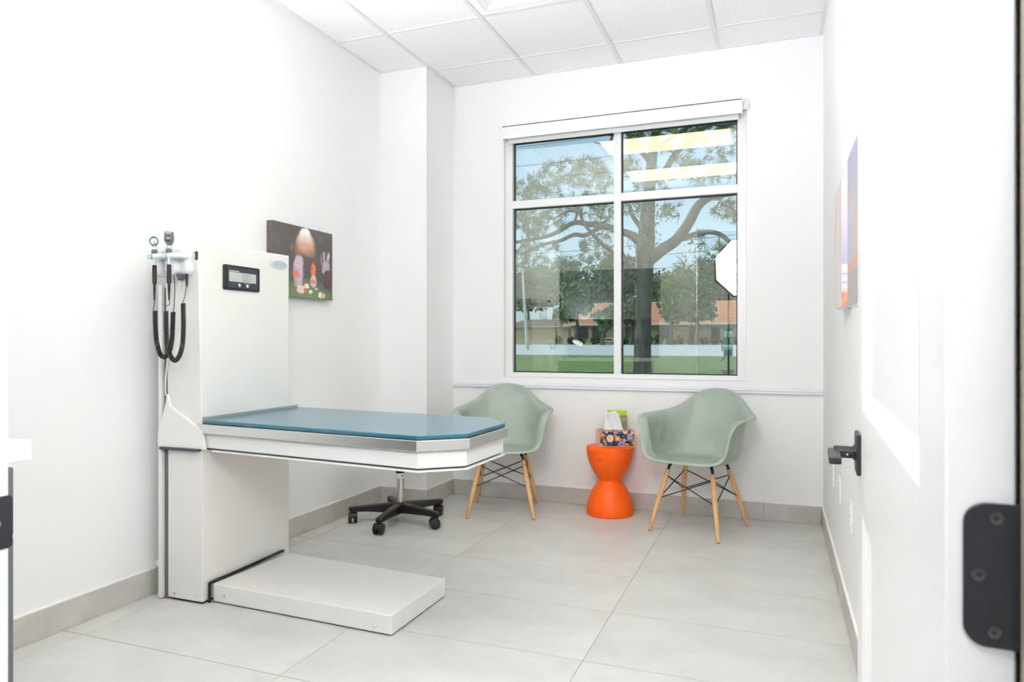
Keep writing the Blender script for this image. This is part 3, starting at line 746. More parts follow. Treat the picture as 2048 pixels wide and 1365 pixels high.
def flower(a, b, ca, cb, r, petals, rot=0):
    d = math.hypot(a-ca, b-cb)/r
    if d > 1: return 0
    if d < .25: return 2
    th = math.atan2(b-cb, a-ca)+rot
    return 1 if abs(math.cos(th*petals/2)) > .35+.35*d*d-.1 else 0
random.seed(3)
FL = [(.30, .52, .24, 14, (244, 238, 222), (236, 160, 60)), (.86, .62, .20, 14, (196, 190, 240), (70, 70, 150)), (.62, .12, .24, 12, (176, 168, 226), (90, 74, 160)), (.70, .40, .12, 5, (200, 196, 240), (240, 200, 90)),
      (.72, .94, .16, 12, (244, 236, 214), (236, 160, 60)), (.48, .92, .13, 12, (190, 190, 236), (90, 90, 170)), (.20, .95, .12, 5, (196, 190, 240), (240, 190, 90)), (.93, .88, .12, 12, (244, 236, 214), (236, 150, 60)),
      (.05, .10, .14, 5, (186, 180, 236), (240, 190, 90)), (.08, .75, .12, 6, (240, 150, 70), (250, 200, 110)), (.78, .12, .12, 6, (240, 150, 70), (250, 200, 110)), (.97, .25, .12, 6, (240, 150, 70), (250, 210, 120)), (.13, .38, .09, 6, (240, 150, 70), (250, 200, 110))]
LV = [(random.random(), random.random(), random.uniform(0, PI), random.uniform(.05, .09), random.choice(((34, 92, 96), (44, 110, 104), (110, 160, 140), (230, 140, 70)))) for _ in range(70)]
def tissue_art(a, b):
    x, y = a*2.2, b
    if a < .028 or a > .972 or b < .05 or b > .95: return s2l(236, 150, 66)
    c = s2l(44, 42, 82)
    for la, lb, an, r, col in LV:
        dx, dy = x-la*2.2, y-lb; u_ = dx*math.cos(an)+dy*math.sin(an); v_ = -dx*math.sin(an)+dy*math.cos(an)
        if (u_/(r*1.6))**2+(v_/(r*.7))**2 < 1: c = s2l(*col)
    for fa, fb, r, p, c1, c2 in FL:
        k = flower(x, y, fa*2.2, fb, r, p)
        if k: c = s2l(*(c1 if k == 1 else c2))
    if .44 < a < .57 and .36 < b < .66:
        c = s2l(240, 160, 74)
        if .46 < a < .55 and .47 < b < .55: c = s2l(250, 226, 180)
    return c
# tissue box axes: w along its front, d towards the wall
wd = Vector((.209, .102, 0)).normalized(); dd = Vector((-wd.y, wd.x, 0)); p0 = Vector((-1.052, 4.328, .4303))
BW, BD, BHt = .229, .105, .104
tb = thing('tissue_box', 'floral patterned tissue box on the orange stool', 'tissue box', p0+wd*BW/2+dd*BD/2)
Mb = Matrix((( wd.x, dd.x, 0, p0.x), (wd.y, dd.y, 0, p0.y), (0, 0, 1, p0.z), (0, 0, 0, 1)))
bm = NB(); box(bm, 0, BW, .0005, BD, .0005, BHt-.0005, M=Mb); obj('carton', bm, mat('orange_card', s2l(236, 152, 70), .45), tb)
painted('front_print', tissue_art, 132, 60, lambda a, b: p0+wd*BW*a+dd*.0002+Vector((0, 0, BHt*b)), M_card, tb)
painted('side_print', lambda a, b: lerp3(s2l(222, 206, 186), s2l(214, 190, 170), b), 6, 6, lambda a, b: p0-wd*.0003+dd*BD*(1-a)+Vector((0, 0, BHt*b)), M_card, tb)
painted('top_print', lambda a, b: tissue_art(a, .05+.9*b) if not (.25 < a < .75 and .3 < b < .75) else s2l(226, 222, 224), 90, 40, lambda a, b: p0+wd*BW*a+dd*BD*b+Vector((0, 0, BHt+.0002)), M_card, tb)
bm = NB(); W_, Hn = 14, 8; rows = []
for j in range(Hn+1):
    t = j/Hn; row = []
    for i in range(W_+1):
        s = i/W_-.5
        wid = .125*(1-.22*t)
        x = BW*.44+s*wid-.006*t; y = BD*.5+.012*math.sin(s*9+t*2)*(1-.3*t)+.010*math.sin(t*3)
        z = BHt-.004+t*.118-.010*(2*s)**4*t+.004*math.sin(s*11)*t
        row.append(bm.verts.new(Mb @ Vector((x, y, z))))
    rows.append(row)
for a, b in zip(rows, rows[1:]):
    for i in range(W_): bm.faces.new((a[i], a[i+1], b[i+1], b[i]))
o = obj('tissue', bm, mat('tissue_paper', (.87, .87, .87), .9), tb, True); s_ = o.modifiers.new('t', 'SOLIDIFY'); s_.thickness = .001
# second pack behind
q0 = Vector((-1.043, 4.432, .4303)); gp = thing('wipes_pack', 'upright green-topped pack behind the tissue box', 'pack', q0+Vector((.055, .03, 0)))
Mq = Matrix((( wd.x, dd.x, 0, q0.x+.030), (wd.y, dd.y, 0, q0.y+.010), (0, 0, 1, q0.z), (0, 0, 0, 1)))
bm = NB(); box(bm, 0, .112, 0, .06, .0, .188, .003, 2, M=Mq); obj('pack_body', bm, mat('brown_print', (.30, .17, .05), .5, var=.7, scale=45, col2=(.42, .45, .30)), gp)
bm = NB(); box(bm, -.001, .113, -.001, .061, .1885, .222, .004, 2, M=Mq); obj('lid', bm, mat('lime_plastic', (.45, .70, .03), .4), gp)

# ------------------------------------------------------------------ rolling stool
rs = thing('rolling_stool', 'black five-star rolling stool pushed under the exam table', 'stool', (-2.15, 3.735, 0))
ctr = Vector((-2.15, 3.735, 0))
bm = NB(); lathe(bm, [(.03, .058), (.036, .066), (.036, .112), (.028, .122)], ctr, 24); obj('hub', bm, M_black, rs, True)
bm = NB(); tube(bm, [ctr+Vector((0, 0, .115)), ctr+Vector((0, 0, .300))], .0245, 28); cl = obj('gas_column', bm, M_chrome, rs, True)
bm = NB(); tube(bm, [ctr+Vector((0, 0, .268)), ctr+Vector((0, 0, .296))], .0248, 28); obj('sticker', bm, M_wplast, cl, True)
bm = NB()
for k in range(4):
    a = -.62+k*.13; p = ctr+Vector((.0252*math.cos(a), .0252*math.sin(a), 0)); tube(bm, [p+Vector((0, 0, .279)), p+Vector((0, 0, .289))], .0011, 4)
obj('lettering', bm, mat('red_print', (.30, .09, .08), .5), cl)['kind'] = 'stuff'
bm = NB(); lathe(bm, [(.0245, .300), (.0265, .301), (.0265, .309), (.014, .311), (.014, .42)], ctr, 24); obj('piston', bm, M_black, rs, True)
bm = NB(); tube(bm, [ctr+Vector((0, 0, .030)), ctr+Vector((0, 0, .06))], .011, 14); obj('piston_tip', bm, M_chrome, rs, True)
bm = NB(); lathe(bm, [(.05, .40), (.15, .418), (.185, .435), (.19, .46), (.183, .488), (.15, .50), (.0, .502)], ctr, 40); obj('seat', bm, mat('black_vinyl', (.02, .02, .02), .45), rs, True)
for k, a in enumerate((-84, -12, 60, 132, 204)):
    t = math.radians(a); Mz = Matrix.Translation(ctr) @ Matrix.Rotation(t, 4, 'Z')
    bm = NB(); sec = []
    for (x, w_, zb, zt) in ((.02, .026, .060, .120), (.08, .024, .064, .116), (.20, .021, .070, .106), (.265, .021, .070, .100), (.296, .020, .070, .097), (.306, .012, .074, .092)):
        sec.append([bm.verts.new(Mz @ Vector(p)) for p in ((x, -w_, zb), (x, w_, zb), (x, w_, zt-.006), (x, w_*.6, zt), (x, -w_*.6, zt), (x, -w_, zt-.006))])
    for p, q_ in zip(sec, sec[1:]):
        for i in range(6): bm.faces.new((p[i], p[(i+1) % 6], q_[(i+1) % 6], q_[i]))
    bm.faces.new(sec[0][::-1]); bm.faces.new(sec[-1]); bmesh.ops.recalc_face_normals(bm, faces=bm.faces[:])
    ar = obj('base_arm', bm, M_black, rs)
    # caster
    sw_ = math.radians((95, 40, 100, 200, 120)[k]); Mc = Matrix.Translation(Mz @ Vector((.283, 0, 0))) @ Matrix.Rotation(sw_, 4, 'Z')
    bm = NB(); tube(bm, [Mc @ Vector((0, 0, .056)), Mc @ Vector((0, 0, .072))], .015, 14)
    hood = [(.0305*math.cos(i*PI/10)-.010, .030+.0305*math.sin(i*PI/10)+.005) for i in range(11)]
    A = [bm.verts.new(Mc @ Vector((x, -.026, z))) for x, z in hood]; B = [bm.verts.new(Mc @ Vector((x, .026, z))) for x, z in hood]
    for i in range(10): bm.faces.new((A[i], A[i+1], B[i+1], B[i]))
    bm.faces.new(A); bm.faces.new(B[::-1]); bmesh.ops.recalc_face_normals(bm, faces=bm.faces[:])
    cs = obj('caster', bm, M_black, ar, local=False)
    for sy in (-1, 1):
        bm = NB(); Mw = Mc @ Matrix.Translation((-.010, sy*.017, .0300)) @ Matrix.Rotation(PI/2, 4, 'X')
        lathe(bm, [(.024, -.010), (.029, -.008), (.0298, 0), (.029, .008), (.024, .010)], n=24, M=Mw); ob = obj('wheel', bm, M_blackm, ar, True)

# ------------------------------------------------------------------ wall plates
def plate(label, x, y, z, sgn, sockets):
    t = thing('wall_plate', label, 'wall outlet', (x, y, z), group='white wall plates')
    bm = NB(); a, b = sorted((x, x+sgn*.006)); box(bm, a, b, y-.036, y+.036, z-.057, z+.057, .002, 2); obj('plate', bm, M_white, t)
    if sockets:
        for s in (-1, 1):
            bm = NB(); a, b = sorted((x+sgn*.006, x+sgn*.009)); prism(bm, rrect(y-.017, y+.017, z+s*.020-.014, z+s*.020+.014, .010), a, b, 'x'); so_ = obj('socket', bm, M_wplast, t)
            bm = NB(); a, b = sorted((x+sgn*.0088, x+sgn*.0093))
            for dy in (-.006, .006): box(bm, a, b, y+dy-.001, y+dy+.001, z+s*.020-.002, z+s*.020+.006)
            obj('slot', bm, M_grey, so_)
    return t
plate('white wall plate low on the right wall, farthest from the door', XR, 3.74, .455, -1, False)
plate('white wall plate low on the right wall, middle one', XR, 3.365, .455, -1, False)
plate('white power outlet low on the right wall beside the door', XR, 2.872, .45, -1, True)
bm = NB(); prism(bm, rrect(2.30, 2.36, .112, .142, .006), XL+.0005, XL+.03, 'x', .003, 2); tag(obj('cable_clip', bm, M_wplast), 'small white cable clip above the baseboard behind the column', 'clip')

# ------------------------------------------------------------------ cabinets beside the doorway
cb = thing('base_cabinet', 'slate grey base cabinet under the white counter at left edge', 'cabinet', (-1.985, .77, 0))
bm = NB(); box(bm, XL+.002, -1.420, YF+.002, .925, .10, .858); obj('carcass', bm, M_slate, cb)
bm = NB(); box(bm, XL+.002, -1.45, YF+.002, .86, .001, .10); obj('plinth', bm, M_slate, cb)
for k in range(2):
    x0 = XL+.004+k*.566; x1 = x0+.562
    for z0, z1 in ((.715, .850), (.105, .709)):
        bm = NB(); box(bm, x0, x1, .926, .945, z0, z1, .002, 1); d_ = obj('drawer' if z0 > .5 else 'cabinet_door', bm, M_slate, cb)
        bm = NB(); zc = z1-.05; tube(bm, [((x0+x1)/2-.07, .947, zc), ((x0+x1)/2-.07, .97, zc), ((x0+x1)/2+.07, .97, zc), ((x0+x1)/2+.07, .947, zc)], .005, 8); obj('pull', bm, M_blackm, d_)
bm = NB(); box(bm, XL+.001, -1.418, YF+.001, .982, .8585, .90, .003, 2); tag(obj('countertop', bm, M_counter), 'white countertop end showing past the left door frame', 'countertop')
uc_ = thing('wall_cabinet', 'dark slate wall cabinet above the counter, reflected in window', 'cabinet', (-1.94, .77, 1.38))
bm = NB(); box(bm, XL+.002, -1.345, YF+.002, .86, 1.38, 1.98); obj('carcass', bm, M_slate, uc_)
for k in range(3):
    x0 = XL+.004+k*.400
    bm = NB(); box(bm, x0, x0+.396, .861, .88, 1.383, 1.977, .002, 1); obj('cabinet_door', bm, M_slate, uc_)
bm = NB(); box(bm, XL+.02, -1.36, YF+.002, YF+.010, .902, 1.378); tag(obj('backsplash', bm, mat('dark_backsplash', (.10, .11, .12), .3)), 'dark backsplash between counter and wall cabinet', 'backsplash')

# ------------------------------------------------------------------ photographer's octagonal lamp in the corridor
sb = thing('studio_softbox', 'octagonal softbox lamp on a stand, reflected in the window', 'studio lamp', (-.56, .27, 0))
Ms = Matrix.Translation((-.368, .36, 2.0)) @ Matrix.Rotation(math.radians(6), 4, 'Z') @ Matrix.Rotation(math.radians(-90-12), 4, 'X') @ Matrix.Rotation(PI/8, 4, 'Z')
def octo(r, z): return [Ms @ Vector((r*math.cos(i*PI/4), r*math.sin(i*PI/4), z)) for i in range(8)]
bm = NB(); bm.faces.new([bm.verts.new(p) for p in octo(.365, 0)]); bmesh.ops.recalc_face_normals(bm, faces=bm.faces[:])
f = bm.faces[:][0]; f.normal_update()
if f.normal.y < 0: f.normal_flip()
obj('diffuser', bm, M_soft, sb)
bm = NB(); rr = [[bm.verts.new(p) for p in octo(r, z)] for r, z in ((.385, .03), (.385, -.012), (.25, -.10), (.08, -.15))]
for a, b in zip(rr, rr[1:]):
    for i in range(8): bm.faces.new((a[i], a[(i+1) % 8], b[(i+1) % 8], b[i]))
bm.faces.new(rr[-1]); bmesh.ops.solidify(bm, geom=bm.faces[:], thickness=.003); obj('hood', bm, M_rubber, sb)
bm = NB(); tube(bm, [Ms @ Vector((0, 0, -.14)), Ms @ Vector((0, 0, -.27))], .05, 18); obj('flash_head', bm, M_black, sb)
hb = Ms @ Vector((0, 0, -.20))
bm = NB(); tube(bm, [(-.56, .27, .25), (-.56, .27, hb.z)], .013, 12); obj('pole', bm, M_black, sb)
bm = NB(); tube(bm, [(-.56, .27, hb.z-.01), (hb.x, hb.y, hb.z)], .011, 10); obj('boom_arm', bm, M_black, sb)
for k in range(3):
    a = math.radians((172, 262, 215)[k]); bm = NB(); tube(bm, [(-.56, .27, .50), (-.56+.26*math.cos(a), .27+.26*math.sin(a), .008)], .009, 8); obj('leg', bm, M_black, sb)
fu = thing('flash_unit', 'flash head on the counter corner aimed at the ceiling, reflected', 'flash', (-2.34, .925, .9005))
bm = NB(); box(bm, -2.39, -2.29, .885, .965, .9008, .975, .006, 2); obj('battery_body', bm, M_black, fu)
Mf = Matrix.Translation((-2.34, .93, .995)) @ Matrix.Rotation(math.radians(-18), 4, 'X') @ Matrix.Rotation(math.radians(24), 4, 'Y')
bm = NB(); lathe(bm, [(.025, -.03), (.060, .02), (.075, .105), (.071, .105), (.057, .022)], n=24, M=Mf, cap=False); obj('reflector', bm, M_black, fu)
bm = NB(); lathe(bm, [(.055, .024), (.052, .028)], n=24, M=Mf); obj('flash_tube', bm, mat('flash_tube_glow', (.9, .9, .9), .5, emit=(.915, .945, 1), estr=FLASH_POWER), fu)
#OUTSIDE
# ------------------------------------------------------------------ outdoors, seen through the window
random.seed(11)
def gz_(y):
    K = [(4.7, -.15), (30, -.12), (46, .15), (86, .70), (200, .78)]
    for (a, b), (c, d) in zip(K, K[1:]):
        if y <= c: return b+(d-b)*(y-a)/(c-a)
    return .78
def strip(name, y0, y1, m, label, cat, kind, dz=0):
    bm = NB(); ny = max(2, int((y1-y0)/2)); rows = []
    for j in range(ny+1):
        y = y0+(y1-y0)*j/ny; rows.append([bm.verts.new((x, y, gz_(y)+dz)) for x in (-120, -60, -30, 0, 40, 90)])
    for a, b in zip(rows, rows[1:]):
        for i in range(5): bm.faces.new((a[i], a[i+1], b[i+1], b[i]))
    return tag(obj(name, bm, m), label, cat, kind=kind)
M_grass = mat('mown_grass', (.15, .215, .05), .9, var=.35, scale=1.6, bump=.8, bscale=30, detail=6)
M_road = mat('pale_asphalt', (.55, .56, .55), .85, var=.05, scale=.6)
strip('lawn', 4.74, 46, M_grass, 'green mown lawn outside the window', 'grass', 'stuff')
strip('road', 46, 86, M_road, 'pale grey road beyond the lawn', None, 'structure')
strip('verge', 86, 190, mat('verge_grass', (.10, .19, .045), .9, var=.3, scale=.8), 'grass verge on the far side of the road', 'grass', 'stuff')
bm = NB(); box(bm, -120, 90, 46, 46.35, .02, .19); tag(obj('kerb', bm, mat('kerb_concrete', (.5, .5, .48), .8)), 'concrete kerb between the lawn and the road', None, kind='structure')

def leaves(bm, c, r, n, size, shell=.35, droop=0, nm=1):
    for _ in range(n):
        d = Vector((random.gauss(0, 1), random.gauss(0, 1), random.gauss(0, 1))).normalized()*(shell+(1-shell)*random.random()**.6)
        p = Vector((c[0]+d.x*r[0], c[1]+d.y*r[1], c[2]+d.z*r[2]))
        a = Vector((random.gauss(0, 1), random.gauss(0, 1), random.gauss(0, .7))).normalized(); b = a.orthogonal().normalized()
        s = size*random.uniform(.6, 1.3)
        q = Matrix.Rotation(random.uniform(0, 6.28), 3, a)
        b = q @ b; t = a.cross(b)
        f = bm.faces.new([bm.verts.new(p+b*s), bm.verts.new(p+t*s*.55), bm.verts.new(p-b*s), bm.verts.new(p-t*s*.55)])
        f.material_index = random.randrange(nm)
M_l1 = mat('oak_leaf', (.055, .105, .028), .7); M_l2 = mat('oak_leaf_light', (.10, .165, .045), .7); M_bark = mat('pine_bark', (.11, .095, .085), .95, var=.5, scale=5, bump=1.0, bscale=9, stretch=(1, 1, .25))
M_n1 = mat('pine_needle', (.10, .155, .035), .7); M_n2 = mat('pine_needle_light', (.19, .235, .07), .7)

# the big pine on the lawn
YP = 24.0; PX = YP/FPX
pt = thing('pine_tree', 'large pine tree with spreading branches on the lawn', 'tree', (at(1285, 740, YP).x, YP, gz_(YP)))
def limb(name, pts, r0, r1, dy=0.0, parent=pt):
    n = len(pts); P = []
    for i, (u, v) in enumerate(pts): P.append(at(u, v, YP+dy*i/(n-1)))
    P = catmull(P, 5); k = len(P); bm = NB()
    tube(bm, [p+Vector((noise.noise(p*1.7)*.04, 0, noise.noise(p*1.3+Vector((5, 0, 0)))*.04)) for p in P], [r0+(r1-r0)*i/(k-1) for i in range(k)], 10)
    return obj(name, bm, M_bark, parent, True)
base = at(1285, 742, YP); base.z = gz_(YP)-.1
bm = NB(); TP = [base+Vector((0, 0, 0)), at(1285, 735, YP), at(1285, 690, YP), at(1287, 620, YP), at(1289, 560, YP), at(1291, 505, YP), at(1294, 450, YP), at(1299, 380, YP), at(1305, 310, YP), at(1316, 230, YP), at(1322, 150, YP)]
P = catmull(TP, 5); rr = [.37, .31, .29, .27, .27, .33, .27, .20, .17, .13, .08]
tube(bm, P, [rr[min(10, i//5)]+(rr[min(10, i//5+1)]-rr[min(10, i//5)])*(i % 5)/5 for i in range(len(P))], 14); obj('trunk', bm, M_bark, pt, True)
limb('branch', [(1297, 520), (1325, 500), (1352, 480), (1378, 445), (1396, 412), (1425, 392), (1478, 384), (1520, 370)], .22, .09, -1.5)
limb('branch', [(1352, 482), (1385, 470), (1420, 464), (1448, 474), (1480, 505)], .11, .06, -.8)
limb('branch', [(1290, 500), (1262, 470), (1235, 462), (1205, 450), (1175, 449), (1148, 446), (1112, 466), (1075, 478), (1025, 486)], .15, .06, 1.0)
limb('branch', [(1205, 451), (1172, 470), (1150, 470), (1118, 483), (1085, 490), (1040, 510)], .09, .05, -1.0)
limb('branch', [(1148, 447), (1152, 425), (1130, 424), (1105, 438), (1080, 430)], .05, .03, .6)
limb('branch', [(1290, 560), (1255, 530), (1225, 505), (1205, 490), (1180, 462), (1165, 440), (1160, 420)], .09, .05, -1.5)
limb('branch', [(1294, 470), (1270, 440), (1256, 410), (1240, 395)], .10, .05, 1.5)
limb('branch', [(1300, 370), (1330, 340), (1352, 305), (1372, 290), (1400, 262), (1440, 240)], .13, .05, 1.2)
limb('branch', [(1303, 330), (1280, 300), (1262, 275), (1248, 255)], .10, .05, -1)
limb('branch', [(1316, 240), (1270, 235), (1226, 268), (1205, 250), (1180, 245)], .10, .05, -1.8)
limb('branch', [(1226, 268), (1216, 288), (1188, 286)], .05, .02, -.3)
limb('branch', [(1310, 300), (1350, 270), (1400, 245), (1450, 250), (1490, 235)], .09, .05, -1.4)
# needles
def tuft(bm, p, L, n):
    ax = Vector((random.gauss(0, 1), random.gauss(0, 1), random.gauss(.3, .8))).normalized(); o = ax.orthogonal().normalized()
    mi = 0 if random.random() < .55 else 1
    for k in range(n):
        a = random.uniform(0, 6.28); sp = random.uniform(.15, 1.35)
        d = (ax*math.cos(sp)+(Matrix.Rotation(a, 3, ax) @ o)*math.sin(sp)).normalized()
        s = d.cross(Vector((random.gauss(0, 1), random.gauss(0, 1), random.gauss(0, 1)))).normalized()*.011
        l = L*random.uniform(.7, 1.15)
        f = bm.faces.new([bm.verts.new(p+s), bm.verts.new(p-s), bm.verts.new(p+d*l-s*.6), bm.verts.new(p+d*l+s*.6)]); f.material_index = mi
CL = [(1062, 372, 34, 18), (1100, 352, 34, 20), (1140, 345, 36, 22), (1178, 338, 34, 22), (1210, 356, 26, 16), (1050, 392, 26, 14), (1095, 385, 34, 14), (1190, 375, 30, 12), (1150, 378, 30, 10),
      (1045, 432, 28, 18), (1075, 440, 34, 22), (1105, 436, 30, 18), (1060, 470, 34, 20), (1048, 505, 30, 16), (1090, 500, 26, 10), (1198, 425, 30, 16), (1215, 455, 22, 12), (1160, 410, 26, 10), (1182, 500, 30, 16), (1205, 520, 28, 14), (1110, 535, 32, 14), (1150, 525, 30, 12), (1060, 540, 30, 12),
      (1262, 262, 26, 18), (1300, 250, 30, 22), (1340, 245, 34, 24), (1385, 242, 34, 22), (1430, 240, 34, 20), (1465, 244, 26, 18), (1180, 250, 26, 8), (1275, 292, 24, 12), (1385, 285, 30, 14), (1440, 300, 30, 12), (1330, 300, 20, 8),
      (1262, 335, 24, 14), (1290, 360, 26, 12), (1360, 330, 30, 14), (1410, 340, 34, 18), (1455, 345, 26, 14), (1340, 365, 26, 10), (1262, 415, 20, 12), (1345, 420, 22, 8), (1450, 415, 26, 14), (1470, 440, 22, 10), (1390, 480, 20, 6), (1450, 500, 24, 10), (1420, 530, 28, 12), (1380, 545, 30, 12), (1345, 560, 26, 10)]
bm = NB()
for u, v, r, n in CL:
    for _ in range(n):
        a = random.uniform(0, 6.28); q = r*math.sqrt(random.random()); dy = random.uniform(-1.6, 1.6)
        tuft(bm, at(u+q*math.cos(a), v+q*math.sin(a)*.75, YP+dy), random.uniform(.22, .34), 26)
fo = obj('foliage', bm, [M_n1, M_n2], pt); fo['kind'] = 'stuff'
# leafy vine growth on the trunk
bm = NB()
for u, v, r, n in ((1300, 430, 26, 80), (1330, 425, 18, 50), (1275, 485, 20, 50), (1300, 480, 24, 60), (1385, 505, 22, 40), (1268, 530, 14, 24)):
    for _ in range(n):
        a = random.uniform(0, 6.28); q = r*math.sqrt(random.random()); p = at(u+q*math.cos(a), v+q*math.sin(a), YP-.4+random.uniform(-.3, .3)); leaves(bm, p, (.01, .01, .01), 1, .055)
fo = obj('vine_leaves', bm, M_n2, pt); fo['kind'] = 'stuff'

# trees behind the road
def oak(u, v, Y, rw, rh, n, label):
    c = at(u, v, Y); t = thing('leafy_tree', label, 'tree', (c.x, Y, gz_(Y)), group='trees across the road')
    bm = NB()
    for k in range(9):
        o = Vector((random.uniform(-.65, .65)*rw, random.uniform(-.5, .5)*rw, random.uniform(-.55, .6)*rh))
        leaves(bm, c+o, (rw*.48, rw*.45, rh*.42), n//9, .42, .2, nm=2)
    fo = obj('crown', bm, [M_l1, M_l2], t); fo['kind'] = 'stuff'
    bm = NB(); tube(bm, [Vector((c.x, Y, gz_(Y)-.1)), Vector((c.x+.2, Y, (c.z+gz_(Y))/2)), Vector((c.x, Y, c.z))], [.32, .24, .12], 8); obj('trunk', bm, M_bark, t, True)
oak(1055, 585, 118, 7.5, 4.6, 2600, 'leafy tree at the far left across the road')
oak(1120, 575, 120, 7.0, 5.2, 2600, 'second leafy tree from the left across the road')
oak(1185, 585, 112, 6.0, 4.6, 2400, 'leafy tree left of the window mullion, dark crown')
oak(1250, 565, 122, 6.5, 5.6, 2600, 'leafy tree just right of the window mullion')
oak(1330, 585, 116, 6.5, 4.6, 2600, 'leafy tree right of the pine trunk across the road')
oak(1395, 570, 120, 6.5, 5.4, 2600, 'second leafy tree from the right across the road')
oak(1460, 585, 117, 7.0, 4.8, 2600, 'leafy tree at the far right across the road')
oak(1535, 575, 119, 7.0, 5.2, 1800, 'leafy tree across the road beyond the right window edge')
oak(1610, 585, 115, 7.0, 4.8, 1800, 'rightmost leafy tree across the road')
oak(1204, 640, 84, 1.9, 1.6, 500, 'small slender tree at the roadside in front of the tiled roof')

oak(1152, 618, 87, 2.6, 2.0, 700, 'small dark tree in front of the left end of the tiled roof')
oak(1262, 625, 88, 2.6, 2.0, 700, 'small dark tree just left of the pine trunk across the road')
oak(1340, 612, 88, 3.4, 2.6, 900, 'low leafy tree hiding the tiled roof right of the pine')
oak(1392, 618, 87, 2.8, 2.2, 800, 'low leafy tree in front of the tiled roof, toward the right')
# tile-roofed building
YH = 96.0
bl = thing('tile_roof_building', 'low tan building with an orange barrel tile roof', 'building', (at(1300, 689, YH).x, YH, gz_(YH)))
xa, xb = at(1142, 689, YH).x, at(1640, 689, YH).x; zb, ze = gz_(YH)-.1, 3.55
M_stucco = mat('tan_stucco', (.52, .40, .26), .85, var=.06, scale=2); M_rt = mat('terracotta_tile', (.62, .26, .15), .75, var=.25, scale=3)
bm = NB(); box(bm, xa, xb, YH, YH+14, zb, ze); obj('wall', bm, M_stucco, bl)
def roof(x0, x1, y0, y1, z0, z1, inset):
    bm = NB(); nx = int((x1-x0)/.11); ny = 14; rows = []
    for j in range(ny+1):
        for st_ in (0, 1):
            t = min(1, (j+st_*.98)/(ny+1)); a, b = x0+inset*t, x1-inset*t; y = y0+(y1-y0)*t; z = z0+(z1-z0)*t-st_*.05
            rows.append([bm.verts.new((a+(b-a)*i/nx, y, z+.09*abs(math.sin(PI*(x0+(x1-x0)*i/nx)/.42)))) for i in range(nx+1)])
    for p, q in zip(rows, rows[1:]):
        for i in range(nx): bm.faces.new((p[i], p[i+1], q[i+1], q[i]))
    return bm
obj('roof', roof(xa-.8, xb+.8, YH-.9, YH+7, ze, 6.9, 3.2), M_rt, bl)
bm = NB(); box(bm, xa-.8, xb+.8, YH-.95, YH-.8, ze-.22, ze+.02); obj('fascia', bm, mat('fascia_paint', (.66, .60, .50), .7), bl)
M_dglass = mat('dark_window_glass', (.02, .028, .035), .1)
for u0, u1 in ((1152, 1176), (1184, 1212), (1250, 1262), (1318, 1344), (1378, 1392), (1422, 1440)):
    p, q = at(u0, 655, YH), at(u1, 678, YH); bm = NB()
    for a, b in ((p.x, p.x+.08), (q.x-.08, q.x), ((p.x+q.x)/2-.04, (p.x+q.x)/2+.04)): box(bm, a, b, YH-.06, YH, q.z, p.z)
    box(bm, p.x, q.x, YH-.06, YH, p.z-.08, p.z); box(bm, p.x, q.x, YH-.06, YH, q.z, q.z+.08)
    wf = obj('window', bm, mat('bronze_frame', (.07, .07, .07), .4), bl)
    bm = NB(); box(bm, p.x, q.x, YH-.03, YH-.02, q.z, p.z); obj('pane', bm, M_dglass, wf)
YS = 101.0
b2 = thing('low_annex', 'low tan annex left of the tile-roofed building', 'building', (at(1080, 689, YS).x, YS, gz_(YS)))
xc, xd = at(1010, 689, YS).x, at(1138, 689, YS).x
bm = NB(); box(bm, xc, xd, YS, YS+10, gz_(YS)-.1, 3.3); obj('wall', bm, M_stucco, b2)
obj('roof', roof(xc-.6, xd+.6, YS-.7, YS+5, 3.3, 4.6, 2.4), mat('brown_tile', (.24, .17, .12), .8, var=.2, scale=3), b2)
# clipped shrubs along the far kerb
ORD = ['first', 'second', 'third', 'fourth', 'fifth', 'sixth', 'seventh', 'eighth', 'ninth', 'tenth', 'eleventh', 'twelfth', 'thirteenth', 'fourteenth', 'fifteenth', 'sixteenth', 'last']
for k in range(17):
    u = 1120+k*22+random.uniform(-4, 4); c = at(u, 684, 90); hgt = random.uniform(.7, 1.15)
    t = thing('clipped_shrub', ORD[k]+' green shrub from the left in the far roadside row', 'shrub', (c.x, 90, gz_(90)), group='shrubs along the far roadside')
    bm = NB(); leaves(bm, (c.x, 90, gz_(90)+hgt*.55), (.62, .5, hgt*.6), 220, .15, .2, nm=2); fo = obj('foliage', bm, [M_l1, M_l2], t); fo['kind'] = 'stuff'
    bm = NB(); tube(bm, [(c.x, 90, gz_(90)-.02), (c.x, 90, gz_(90)+.4)], .05, 6); obj('stem', bm, M_bark, t)
# small red and white board by the road
yb = thing('roadside_board', 'small red and white board by the far roadside', 'sign', (at(1217, 684, 88).x, 88, gz_(88)))
p, q = at(1207, 676, 88), at(1227, 684, 88)
bm = NB(); box(bm, p.x, q.x, 87.97, 88.0, q.z, p.z); bo = obj('board', bm, M_white, yb)
bm = NB(); box(bm, p.x+.25, q.x-.15, 87.955, 87.97, q.z+.12, p.z-.12); obj('red_band', bm, mat('red_paint', (.45, .05, .05), .5), bo)
for x in (p.x+.1, q.x-.1):
    bm = NB(); tube(bm, [(x, 88.01, gz_(88)-.05), (x, 88.01, q.z+.1)], .03, 6); obj('post', bm, M_white, yb)
